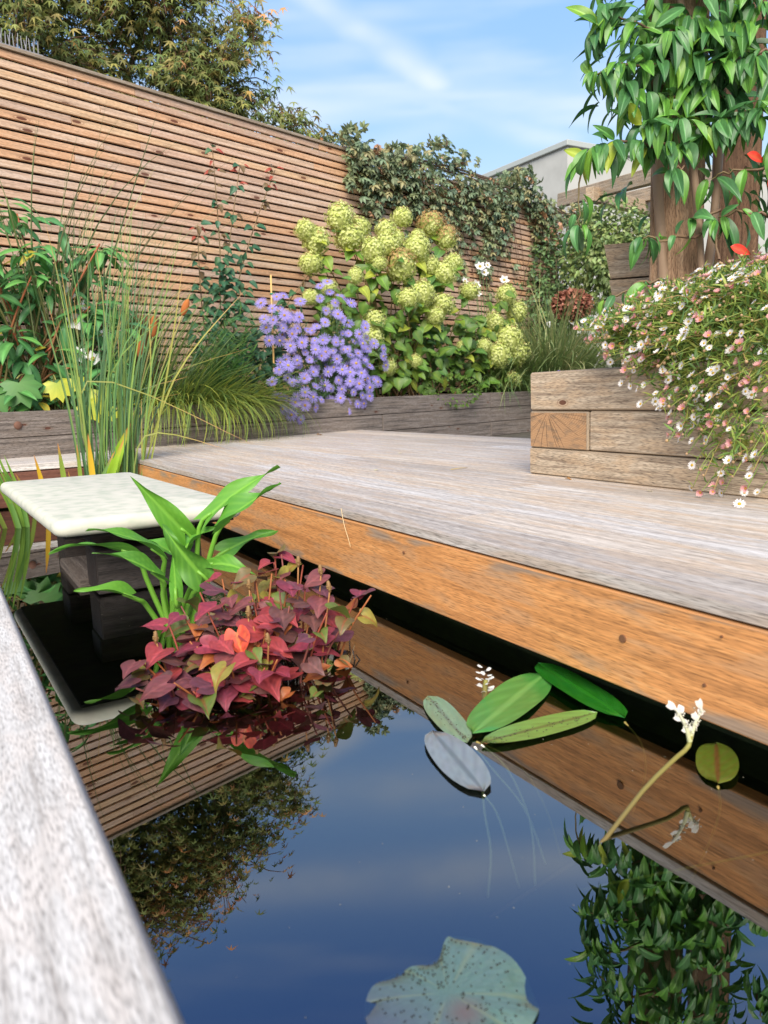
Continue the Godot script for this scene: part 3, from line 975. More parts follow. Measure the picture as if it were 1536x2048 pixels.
	for k in 60:
		var a := rr(0, TAU)
		ball(rt, Vector3(cos(a) * rr(0.02, 0.17), rr(-0.004, 0.006), sin(a) * rr(0.01, 0.11)), Vector3(rr(0.006, 0.016), rr(0.004, 0.009), rr(0.006, 0.016)), lin(0.012, 0.01, 0.008), lin(0.02, 0.016, 0.012), 4, 6)
	var roots := part("roots", finish(rt), leafy(0.25, 0.0), h)
	roots.set_meta("kind", "stuff")

func floating(a: Vector3, b: Vector3, w: float, edge: Color, mid: Color, lift := 0.0) -> ArrayMesh:
	return leaf("oval", a.distance_to(b), w, lift, 0.04, 0.012, edge, mid, 14, 0.09, true)

func underwater(st: SurfaceTool, pts: Array, r: float, c0: Color, c1: Color) -> void:
	tube(st, curve_points(pts, 12), r, r * 0.7, 6, c0, c1)

func build_water_plants() -> void:
	var mid := Vector3(0.528, 0.004, -0.708)
	var w := thing("water_hawthorn", "water hawthorn with long oval leaves fanned out on the pond surface", "plant", mid)
	var ls := [
		[Vector3(0.515, 0.004, -0.708), Vector3(0.556, 0.004, -0.855), 0.038, lin(0.13, 0.20, 0.11), lin(0.10, 0.13, 0.08), "dull green oval leaf freckled brown"],
		[Vector3(0.533, 0.006, -0.722), Vector3(0.740, 0.006, -0.823), 0.066, lin(0.045, 0.17, 0.035), lin(0.09, 0.24, 0.06), "broad clean mid green oval leaf"],
		[Vector3(0.527, 0.005, -0.697), Vector3(0.702, 0.005, -0.682), 0.042, lin(0.10, 0.20, 0.045), lin(0.07, 0.10, 0.03), "narrow green leaf speckled brown"],
		[Vector3(0.499, 0.004, -0.760), Vector3(0.461, 0.004, -0.606), 0.050, lin(0.15, 0.18, 0.20), lin(0.09, 0.11, 0.12), "oval leaf with the sky sheen painted in as grey"],  # blue grey here is reflected sky put into the leaf colour
		[Vector3(0.762, 0.006, -0.862), Vector3(0.716, 0.006, -0.649), 0.058, lin(0.015, 0.11, 0.012), lin(0.02, 0.14, 0.015), "dark green leaf under the deck edge"],
		[Vector3(0.757, 0.002, -0.548), Vector3(0.674, 0.004, -0.484), 0.044, lin(0.07, 0.10, 0.015), lin(0.09, 0.05, 0.015), "brownish half sunken leaf"],
	]
	for l in ls:
		var lf := part("leaf", floating(l[0], l[1], l[2], l[3], l[4]), M.floating_leaf, w, pose(l[0] - mid, l[1] - l[0], Vector3.UP))
		lf.set_meta("label", l[5])
		if l[5].contains("freckled") or l[5].contains("speckled"):
			var fk := begin()
			var ln: float = l[0].distance_to(l[1])
			for k in 70:
				var v := rr(0.06, 0.94)
				var hw: float = l[2] * 0.42 * sqrt(1.0 - pow(absf(2.0 * v - 1.0), 2.4))
				var u := rr(-1.0, 1.0)
				u = u * absf(u)
				ball(fk, Vector3(u * hw, v * ln, 0.0006), Vector3(rr(0.0004, 0.0012), rr(0.0005, 0.0016), 0.0004), lin(0.05, 0.045, 0.025), lin(0.06, 0.05, 0.03), 3, 5)
			part("freckles", finish(fk), M.stem, lf).set_meta("kind", "stuff")
	var pale := lin(0.80, 0.82, 0.72)
	var olive := lin(0.26, 0.21, 0.06)
	var stems := [
		[[Vector3(0.47, 0.0, -0.62), Vector3(0.445, -0.014, -0.585), Vector3(0.41, -0.03, -0.53), Vector3(0.375, -0.07, -0.49)], pale, 0.0015],
		[[Vector3(0.461, 0.0, -0.606), Vector3(0.453, -0.014, -0.575), Vector3(0.43, -0.04, -0.53), Vector3(0.41, -0.09, -0.49)], pale, 0.0012],
		[[Vector3(0.52, 0.0, -0.70), Vector3(0.505, -0.012, -0.645), Vector3(0.485, -0.03, -0.57), Vector3(0.45, -0.08, -0.50)], pale, 0.0016],
		[[Vector3(0.53, 0.0, -0.70), Vector3(0.52, -0.012, -0.64), Vector3(0.475, -0.035, -0.55), Vector3(0.42, -0.09, -0.48)], pale, 0.0014],
		[[Vector3(0.53, 0.0, -0.71), Vector3(0.54, -0.012, -0.65), Vector3(0.51, -0.035, -0.57), Vector3(0.47, -0.09, -0.50)], olive, 0.0017],
		[[Vector3(0.716, 0.0, -0.649), Vector3(0.69, -0.008, -0.60), Vector3(0.64, -0.025, -0.55), Vector3(0.575, -0.06, -0.51)], olive, 0.0016],
		[[Vector3(0.674, 0.0, -0.484), Vector3(0.645, -0.01, -0.46), Vector3(0.60, -0.025, -0.435), Vector3(0.54, -0.06, -0.41)], olive, 0.0016],
		[[Vector3(0.70, -0.006, -0.37), Vector3(0.62, -0.005, -0.385), Vector3(0.54, -0.01, -0.41), Vector3(0.44, -0.03, -0.445)], lin(0.34, 0.34, 0.08), 0.0021],
	]
	for s in stems:
		var st := begin()
		var pts := []
		for p in s[0]:
			pts.append(p - mid)
		underwater(st, pts, s[2], s[1], s[1] * 0.7)
		part("stem", finish(st), M.stem, w)
	# two flower spikes: white lobes up a pale stalk
	var lobe := leaf("petal", 0.0125, 0.0085, 0.4, -0.5, 0.02, lin(0.78, 0.78, 0.74), lin(0.72, 0.74, 0.66), 5, 0.04)
	var f1 := part("flower_spike", spike_mesh([Vector3(0.0, -0.02, 0), Vector3(0.0, 0.012, 0), Vector3(0.002, 0.028, 0.0)], 0.0048, 0.003), M.stem, w, Transform3D(Basis(), Vector3(0.617, 0.0, -0.806) - mid))
	for k in 16:
		var y := 0.012 + k * 0.0022
		var a := k * 2.4
		var d := Vector3(cos(a), 0.7, sin(a))
		part("petal", lobe, M.petal, f1, pose(Vector3(cos(a) * 0.004, y, sin(a) * 0.004), d, Vector3(0, 1, 0), 0.8 - 0.012 * k))
	var head := Vector3(0.664, 0.034, -0.515)
	var f2 := part("flower_spike", spike_mesh([Vector3(-0.31, -0.066, 0.055), Vector3(-0.23, -0.045, 0.047), Vector3(-0.169, -0.037, 0.037), Vector3(-0.09, -0.015, 0.018), Vector3(-0.035, -0.003, 0.008), Vector3(0.0, 0.0, 0.0), Vector3(0.004, 0.012, 0.0)], 0.0020, 0.0026), M.stem, w, Transform3D(Basis(), head - mid))
	for arm in [Vector3(-0.4, 1.0, -0.25), Vector3(0.75, 0.65, -0.2)]:
		var tip: Vector3 = Vector3(0.004, 0.010, 0) + arm.normalized() * 0.036
		var st := begin()
		tube(st, curve_points([Vector3(0.003, 0.006, 0), Vector3(0.004, 0.012, 0) + arm.normalized() * 0.012, tip], 6), 0.0027, 0.0014, 7, lin(0.55, 0.58, 0.28), lin(0.72, 0.72, 0.6))
		part("arm", finish(st), M.petal, f2)
		for k in 5:
			var g := (k + 0.6) / 4.6
			var at: Vector3 = Vector3(0.004, 0.012, 0).lerp(tip, g)
			var side := rdir()
			part("petal", lobe, M.petal, f2, pose(at, (arm.normalized() * 0.6 + Vector3(0.8 if k % 2 else -0.8, 0.35, rr(-0.3, 0.3))), Vector3(-0.5, 0.4, 0.7), 0.6 + 0.35 * g))
		var fr := begin()
		for k in 26:
			var at: Vector3 = Vector3(0.004, 0.012, 0).lerp(tip, rr(0.1, 0.9))
			ball(fr, at + Vector3(rr(-1, 1), rr(0.3, 1.2), rr(-1, 1)) * 0.0045, Vector3.ONE * 0.0011, lin(0.02, 0.02, 0.02) if k % 3 == 0 else lin(0.7, 0.7, 0.6), lin(0.75, 0.75, 0.6), 3, 4)
		var an := part("anthers", finish(fr), M.petal, f2)
		an.set_meta("kind", "stuff")
	var po := begin()
	for k in 130:
		var q := Vector3(rr(0.10, 0.72), 0.0002, rr(-2.2, -0.36) if k % 2 else rr(-1.0, -0.36))
		ball(po, q, Vector3.ONE * rr(0.0002, 0.0006) * Vector3(1, 0.4, 1), lin(0.28, 0.28, 0.22), lin(0.34, 0.34, 0.28), 3, 5)
	var pol := tag(part("floating_specks", finish(po), M.stem, self), "fine pale specks of pollen and dust adrift on the pond", "pollen", "", "stuff")
	# lily pad, torn, partly awash
	var lp := thing("lily_pad", "torn blue green lily pad dotted with black aphids at the near edge", "lily pad", Vector3(0.272, 0.0012, -0.402))
	var out := [Vector2(0.220, -0.429), Vector2(0.232, -0.438), Vector2(0.248, -0.442), Vector2(0.259, -0.440), Vector2(0.267, -0.438), Vector2(0.279, -0.437), Vector2(0.290, -0.439), Vector2(0.301, -0.448), Vector2(0.310, -0.451), Vector2(0.325, -0.437), Vector2(0.332, -0.412), Vector2(0.330, -0.389), Vector2(0.322, -0.368), Vector2(0.316, -0.358), Vector2(0.305, -0.352), Vector2(0.292, -0.350), Vector2(0.276, -0.346), Vector2(0.252, -0.350), Vector2(0.224, -0.365), Vector2(0.211, -0.394), Vector2(0.214, -0.418)]
	var ring := []
	for i in out.size():
		var p: Vector2 = out[i] - Vector2(0.272, -0.402)
		ring.append(Vector3(p.x, 0.0, p.y))
	ring.append(ring[0])
	var fine := curve_points(ring, 84)
	var st2 := begin()
	var rows := 9
	for i in 84:
		for j in rows:
			var v := []
			var cs := []
			for q in [[i, j], [i + 1, j], [i + 1, j + 1], [i, j + 1]]:
				var f := float(q[1]) / rows
				var p: Vector3 = fine[q[0]] * f
				var edge := pow(f, 6.0)
				p.y = 0.0022 * (1.0 - pow(f, 4.0)) + edge * (0.0022 * sin(q[0] * 0.5) - 0.0012) + 0.0005 * sin(q[0] * 0.6) * f - clampf(-p.x - 0.02, 0.0, 1.0) * 0.035
				v.append(p)
				var cc := vary(lin(0.085, 0.145, 0.13), 0.12).lerp(lin(0.085, 0.095, 0.15), clampf(-p.x * 14.0 + p.z * 5.0, 0, 1)).lerp(lin(0.12, 0.085, 0.08), clampf(1.0 - (p - Vector3(0.0, p.y, 0.02)).length() / 0.018, 0.0, 0.8))
				cs.append(cc.lerp(lin(0.17, 0.20, 0.12), 0.4 if q[0] % 12 == 0 and f > 0.15 else 0.0))
			quad(st2, v[0], v[3], v[2], v[1], cs[0], cs[3], cs[2], cs[1])
	part("blade", finish(st2), M.floating_leaf, lp)
	var ap := begin()
	for k in 230:
		var i := rng.randi() % 84
		var f := sqrt(rr(0.02, 0.8))
		var p: Vector3 = fine[i] * f
		if p.x < -0.03 and p.z < -0.01 and rng.randf() < 0.7:
			continue
		ball(ap, p + Vector3(0, 0.0024 * (1.0 - pow(f, 4.0)) + 0.0004, 0), Vector3(rr(0.0004, 0.0009), 0.0005, rr(0.0004, 0.0009)), lin(0.012, 0.014, 0.012), lin(0.02, 0.02, 0.02), 3, 5)
	var aph := part("aphids", finish(ap), M.stem, lp)
	aph.set_meta("kind", "stuff")

func spike_mesh(pts: Array, r0: float, r1: float) -> ArrayMesh:
	var st := begin()
	tube(st, curve_points(pts, 14), r0, r1, 8, lin(0.085, 0.045, 0.025), lin(0.20, 0.20, 0.05))
	return finish(st)

# an arching blade from base to tip as one ribbon mesh
func blade_ribbon(pts: Array, w: float, c0: Color, c1: Color, face: Vector3, tip := Color(0, 0, 0, 0)) -> ArrayMesh:
	var st := begin()
	var p := curve_points(pts, 10)
	var n := p.size()
	for i in n - 1:
		var v := []
		var cs := []
		for q in [i, i + 1]:
			var d: Vector3 = p[mini(q + 1, n - 1)] - p[maxi(q - 1, 0)]
			var side := d.cross(face).normalized()
			var s := float(q) / (n - 1)
			var hw := w * 0.5 * minf(1.0, (1.0 - s) * 2.2 + 0.04)
			v.append([p[q] - side * hw, p[q] + face.normalized() * -hw * 0.35, p[q] + side * hw])
			var c := c0.lerp(c1, s)
			if tip.a > 0.0 and s > 0.72:
				c = c.lerp(tip, (s - 0.72) / 0.2 if s < 0.92 else 1.0)
			cs.append(c)
		for k in 2:
			quad(st, v[0][k], v[1][k], v[1][k + 1], v[0][k + 1], cs[0], cs[1], cs[1], cs[0])
	return finish(st)

func build_reeds() -> void:
	var root := Vector3(0.60, -0.05, -3.30)
	var r := thing("reed_clump", "tall clump of slender green reeds with cattails behind the stone slab", "reeds", root)
	var greens := [lin(0.08, 0.17, 0.05), lin(0.065, 0.14, 0.06), lin(0.11, 0.20, 0.05), lin(0.055, 0.125, 0.05), lin(0.15, 0.23, 0.05)]
	var tipc := lin(0.42, 0.24, 0.08)
	for k in 92:
		var side := rr(-1.0, 1.0)
		var foot := Vector3(side * 0.10 + 0.02, 0, rr(-0.09, 0.09))
		var lean := side * 0.10 + rr(-0.05, 0.20) * (1.0 if k % 3 else 1.7)
		var tall := rr(0.75, 1.35) - absf(side) * 0.15
		var top := foot + Vector3(lean, tall, rr(-0.10, 0.16))
		var g: Color = vary(pick(greens), 0.2)
		var midp := foot.lerp(top, 0.5) + Vector3(-lean * 0.16, 0.03, 0)
		if k % 7 == 3:
			top += Vector3(lean * 0.5 + 0.12, -0.25, 0.0)
		part("stem", blade_ribbon([foot, midp, top], rr(0.0038, 0.0068), g, g * 1.25, Vector3(-0.3, 0.1, 0.9), tipc if k % 3 == 0 else g), M.thin_leaf, r)
	for y in [[Vector3(0.13, 0, 0.02), Vector3(0.28, 0.6, 0.05), Vector3(0.36, 1.02, 0.1)], [Vector3(0.12, 0, 0.0), Vector3(0.2, 0.5, 0.05), Vector3(0.22, 0.9, 0.05)], [Vector3(0.15, 0, 0.05), Vector3(0.145, 0.25, 0.06), Vector3(0.16, 0.48, 0.06)], [Vector3(0.10, 0, 0.0), Vector3(0.3, 0.55, 0.05), Vector3(0.62, 0.92, 0.1)]]:
		part("stem", blade_ribbon(y, 0.007, lin(0.22, 0.30, 0.05), lin(0.35, 0.30, 0.08), Vector3(-0.3, 0.1, 0.9), lin(0.5, 0.32, 0.16)), M.thin_leaf, r)
	for b in [[Vector3(-0.02, 0, 0.05), Vector3(-0.05, 0.55, 0.1), Vector3(0.55, 0.28, 0.22)], [Vector3(0.08, 0, 0.1), Vector3(0.14, 0.33, 0.15), Vector3(0.45, 0.26, 0.22)]]:
		part("stem", blade_ribbon(b, 0.006, lin(0.10, 0.18, 0.05), lin(0.30, 0.28, 0.06), Vector3(-0.3, 0.4, 0.9), lin(0.48, 0.26, 0.14)), M.thin_leaf, r)
	for c in [[Vector3(1.014, 0.811, -3.402), 0.45, 0.062], [Vector3(0.882, 0.732, -3.439), 0.12, 0.075], [Vector3(0.823, 0.638, -3.453), 0.2, 0.062]]:
		var at: Vector3 = c[0] - root
		var dir := Vector3(c[1], 1, 0.05).normalized()
		var foot := Vector3(0.10, 0, 0.0)
		var st := begin()
		tube(st, curve_points([foot, foot.lerp(at, 0.5) + Vector3(-0.02, 0.05, 0), at - dir * c[2] * 0.5, at + dir * c[2] * 0.95], 12), 0.0042, 0.0022, 6, lin(0.10, 0.17, 0.05), lin(0.35, 0.25, 0.08))
		var stem := part("stem", finish(st), M.stem, r)
		var hd := begin()
		ball(hd, Vector3.ZERO, Vector3(0.0155, c[2] * 0.62, 0.0155), lin(0.25, 0.075, 0.02), lin(0.34, 0.12, 0.03), 12, 12)
		part("cattail", finish(hd), plain_vertex(0.95), r, pose(at, dir, Vector3.BACK))
	# young flag iris leaves round the slab
	var ir := thing("flag_iris", "few pale green and yellow iris leaves rising between slab and far coping", "plant", Vector3(0.42, -0.03, -3.22))
	for q in [[-0.05, 0.0, -0.085, 0.26, 0.018, 3], [0.02, 0.02, 0.0, 0.30, 0.02, 0], [0.08, 0.0, 0.07, 0.29, 0.016, 0], [0.12, 0.03, 0.11, 0.33, 0.022, 3], [0.16, 0.0, 0.28, 0.36, 0.045, 1], [0.15, 0.04, 0.24, 0.30, 0.03, 1], [-0.1, 0.05, -0.16, 0.20, 0.015, 0], [-0.13, 0.0, -0.22, 0.16, 0.015, 0], [0.10, 0.06, 0.20, 0.26, 0.015, 2], [0.05, 0.0, 0.03, 0.19, 0.012, 0]]:
		var c := [lin(0.18, 0.27, 0.04), lin(0.22, 0.38, 0.02), lin(0.10, 0.20, 0.05), lin(0.5, 0.33, 0.02)][q[5]] as Color
		part("leaf", blade_ribbon([Vector3(q[0], 0, q[1]), Vector3(lerpf(q[0], q[2], 0.4), q[3] * 0.55, q[1]), Vector3(q[2], q[3], q[1] + 0.02)], q[4], c, c * 1.1, Vector3(-0.3, 0.1, 0.9), lin(0.45, 0.2, 0.06)), M.thin_leaf, ir)
	var ir2 := thing("flag_iris", "tuft of green iris blades standing in water at the left of the slab", "plant", Vector3(0.22, -0.03, -2.92))
	for k in 12:
		var x := rr(-0.05, 0.05)
		var c: Color = pick([lin(0.10, 0.22, 0.04), lin(0.16, 0.30, 0.04), lin(0.20, 0.28, 0.05)])
		part("leaf", blade_ribbon([Vector3(x, 0, rr(-0.03, 0.03)), Vector3(x * 1.4 - 0.03, 0.12, 0), Vector3(x * 2.0 - 0.10, rr(0.2, 0.34), 0.02)], rr(0.010, 0.016), c, c, Vector3(0.1, 0.1, 0.9)), M.thin_leaf, ir2)

func plain_vertex(rough: float) -> StandardMaterial3D:
	return leafy(rough, 0.0)

# A stand of grass blades: one object of kind stuff.
func grass(called: String, label: String, at: Vector3, n: int, spread: Vector2, tall: Vector2, lean: Vector3, splay: float, width: float, cols: Array, droop := 1.0) -> void:
	var t := thing(called, label, "grass", at)
	var meshes := []
	for k in 4:
		var b := droop * (0.5 + 0.5 * k)
		meshes.append(leaf("strap", 1.0, width, b, 0.3, 0.0, Color(1, 1, 1), Color(1, 1, 1), 8, 0.0))
	var xs := [[], [], [], []]
	var ts := [[], [], [], []]
	for i in n:
		var a := rr(0, TAU)
		var q := sqrt(rng.randf())
		var p := Vector3(cos(a) * q * spread.x, 0, sin(a) * q * spread.y)
		var d := (Vector3(cos(a) * splay * q, 1.0, sin(a) * splay * q) + lean + rdir() * 0.22).normalized()
		var k := rng.randi() % 4
		var s := rr(tall.x, tall.y)
		var up := Vector3(-d.x, 0.6, -d.z) + rdir() * 0.3
		var tr := pose(p, d, up, s)
		xs[k].append(tr)
		ts[k].append(vary(pick(cols), 0.2))
	for k in 4:
		var o := scatter("blades" if k == 0 else "blades_%03d" % k, meshes[k], M.thin_leaf, t, xs[k], ts[k])

func build_left_bed() -> void:
	# peony-like shrub
	var at := Vector3(0.45, 0.33, -4.22)
	var p := thing("peony_shrub", "big leafy shrub with drooping dark green leaves and reddish stems at far left", "shrub", at)
	var meshes := []
	for i in 10:
		var c: Color = pick([lin(0.06, 0.18, 0.06), lin(0.075, 0.22, 0.06), lin(0.045, 0.14, 0.065), lin(0.09, 0.24, 0.06)])
		meshes.append(leaf("lance", 0.155, 0.047, rr(0.6, 1.3), 0.3, 0.03, c, c * 1.5, 7, 0.12))
	var yell := leaf("lance", 0.13, 0.045, 0.9, 0.3, 0.03, lin(0.35, 0.28, 0.03), lin(0.30, 0.32, 0.05), 7, 0.15)
	for k in 44:
		var foot := Vector3(rr(-0.2, 0.2), 0.0, rr(-0.1, 0.05))
		var top := Vector3(rr(-0.32, 0.46), 0.10 + 0.95 * float(k) / 44.0, rr(-0.12, 0.22))
		if top.x > 0.2: top.y = minf(top.y, 0.84)
		var st := begin()
		var pts := curve_points([foot, foot.lerp(top, 0.5) + Vector3(0, 0.08, 0), top], 6)
		tube(st, pts, 0.007, 0.004, 5, lin(0.14, 0.10, 0.04), lin(0.28, 0.07, 0.03) if k % 3 == 0 else lin(0.09, 0.14, 0.04))
		part("stem", finish(st), M.stem, p)
		var n := 6
		for j in n:
			var b := TAU * j / n + rr(-0.4, 0.4)
			var d := Vector3(cos(b), rr(-0.25, 0.35), sin(b))
			part("leaf", yell if rng.randf() < 0.05 or (top.y < 0.25 and rng.randf() < 0.3) else pick(meshes), M.leaf, p, pose(top + d * 0.02 - Vector3(0, 0.02 * (j % 3), 0), d, Vector3(0, 1, 0.4), rr(0.7, 1.15)))
	var px := []
	var ptint := []
	for i in 330:
		var q := Vector3(rr(-0.38, 0.42), rr(0.02, 1.0), rr(-0.18, 0.14))
		if q.x > 0.22 and q.y > 0.8: continue
		px.append(pose(q, Vector3(rr(-1, 1), rr(-0.9, 0.1), rr(-0.2, 1)), Vector3(0, 0.8, 0.6), rr(0.6, 1.05)))
		ptint.append(vary(Color(0.85, 0.88, 0.9), 0.2))
	scatter("inner_leaves", meshes[0], M.leaf, p, px, ptint)
	# lobed leaves by the wall
	var vm := thing("lobed_leaf_plant", "low plant with broad lobed leaves, one green and several yellow, above the wall", "plant", Vector3(0.55, 0.36, -4.05))
	var gm := lobed(0.115, 7, 0.74, lin(0.05, 0.16, 0.035), lin(0.08, 0.2, 0.05), 0.25)
	var ym := lobed(0.085, 7, 0.72, lin(0.36, 0.38, 0.03), lin(0.25, 0.33, 0.04), 0.35)
	for q in [[Vector3(-0.17, 0.18, 0.04), 0, 1.0], [Vector3(-0.28, 0.12, 0.05), 0, 0.8], [Vector3(0.0, 0.17, 0.02), 1, 1.0], [Vector3(0.12, 0.06, 0.06), 1, 1.0], [Vector3(0.09, 0.18, 0.0), 1, 0.8], [Vector3(0.19, 0.13, 0.0), 1, 0.9], [Vector3(0.22, 0.03, 0.07), 1, 0.7], [Vector3(0.03, 0.22, -0.1), 0, 0.7], [Vector3(0.3, 0.2, -0.04), 0, 0.8]]:
		part("leaf", gm if q[1] == 0 else ym, M.leaf, vm, pose(q[0], Vector3(rr(0.1, 0.5), -0.8, 0.4), Vector3(-0.1, 0.45, 0.9), q[2]))
		var st := begin()
		tube(st, curve_points([Vector3(q[0].x * 0.3, -0.02, -0.1), q[0].lerp(Vector3(q[0].x * 0.4, 0.1, -0.1), 0.5) + Vector3(0, 0.05, 0), q[0]], 5), 0.004, 0.003, 5, lin(0.12, 0.16, 0.05), lin(0.2, 0.2, 0.06))
		part("stem", finish(st), M.stem, vm)
	# white anemones
	anemones("white_anemone", "white anemone flowers with yellow eyes among reeds and the peony shrub", [Vector3(0.673, 0.953, -4.196), Vector3(0.741, 0.895, -4.185), Vector3(0.679, 0.812, -4.10), Vector3(0.794, 0.827, -4.175), Vector3(0.818, 0.758, -4.12), Vector3(0.679, 0.651, -4.10), Vector3(0.742, 0.630, -4.10)], Vector3(0.75, 0.33, -4.2), [1.0, 0.8, 1.25, 0.75, 0.85, 1.15, 1.1])
	grass("tall_grass", "airy tall grass with thin arching blades before the fence", Vector3(0.62, 0.34, -4.40), 120, Vector2(0.14, 0.08), Vector2(0.9, 1.75), Vector3(0.12, 0, 0.0), 0.32, 0.0060, [lin(0.16, 0.20, 0.09), lin(0.22, 0.24, 0.12), lin(0.11, 0.17, 0.07)], 0.55)
	grass("sedge_clump", "yellow green sedge spilling over the sleeper wall beside the asters", Vector3(1.30, 0.36, -4.34), 1500, Vector2(0.44, 0.10), Vector2(0.24, 0.52), Vector3(0.15, -0.15, 0.30), 0.9, 0.014, [lin(0.14, 0.22, 0.05), lin(0.22, 0.29, 0.055), lin(0.10, 0.17, 0.045), lin(0.28, 0.32, 0.06)], 1.3)
	grass("reed_grass", "green grass leaning right behind the cattails", Vector3(1.02, 0.34, -4.30), 200, Vector2(0.22, 0.08), Vector2(0.5, 0.95), Vector3(0.35, 0, 0.05), 0.35, 0.010, [lin(0.09, 0.16, 0.05), lin(0.16, 0.21, 0.06), lin(0.07, 0.13, 0.06)], 0.5)
	var pot := thing("terracotta_pot", "terracotta pot half hidden behind the reeds at the fence", "pot", Vector3(1.11, 0.34, -4.60))
	var st2 := begin()
	for k in 20:
		var a0 := TAU * k / 20
		var a1 := TAU * (k + 1) / 20
		var prof := [[0.06, 0.0], [0.088, 0.50], [0.10, 0.50], [0.10, 0.55], [0.085, 0.55], [0.08, 0.50]]
		for j in 5:
			var q := prof[j] as Array
			var w := prof[j + 1] as Array
			quad(st2, Vector3(cos(a0) * q[0], q[1], sin(a0) * q[0]), Vector3(cos(a1) * q[0], q[1], sin(a1) * q[0]), Vector3(cos(a1) * w[0], w[1], sin(a1) * w[0]), Vector3(cos(a0) * w[0], w[1], sin(a0) * w[0]))
	part("pot", finish(st2), M.terracotta, pot)

func anemones(called: String, label: String, at: Array, root: Vector3, sizes: Array) -> void:
	var t := thing(called, label, "flower", root)
	var petal := leaf("ovate", 0.036, 0.034, -0.3, -0.2, 0.04, lin(0.80, 0.80, 0.80), lin(0.76, 0.78, 0.76), 6, 0.02)
	var eye := begin()
	ball(eye, Vector3(0, 0.004, 0), Vector3(0.006, 0.005, 0.006), lin(0.6, 0.5, 0.06), lin(0.6, 0.55, 0.1), 5, 8)
	for k in 22:
		var a := k * 2.4
		ball(eye, Vector3(cos(a) * 0.009, 0.004, sin(a) * 0.009), Vector3.ONE * 0.002, lin(0.6, 0.35, 0.03), lin(0.7, 0.45, 0.03), 3, 4)
	var em := finish(eye)
	for i in at.size():
		var p: Vector3 = at[i] - root
		var face := Vector3(rr(-0.5, 0.2), rr(0.1, 0.7), 1.0).normalized()
		var st := begin()
		var foot := Vector3(p.x * 0.3, 0, p.z * 0.3)
		tube(st, curve_points([foot, foot.lerp(p, 0.6) + Vector3(0.01, 0.05, 0), p - face * 0.02 + Vector3(0, 0.0, 0), p], 8), 0.0035, 0.002, 5, lin(0.08, 0.13, 0.05), lin(0.10, 0.16, 0.06))
		part("stem", finish(st), M.stem, t)
		var fl := part("flower", em, M.petal, t, pose(p, face, Vector3.UP, sizes[i]))
		for k in 6:
			var a := TAU * k / 6 + 0.3
			part("petal", petal, M.petal, fl, pose(Vector3(cos(a) * 0.004, 0, sin(a) * 0.004), Vector3(cos(a), rr(-0.05, 0.25), sin(a)), Vector3.UP, rr(0.9, 1.08)))

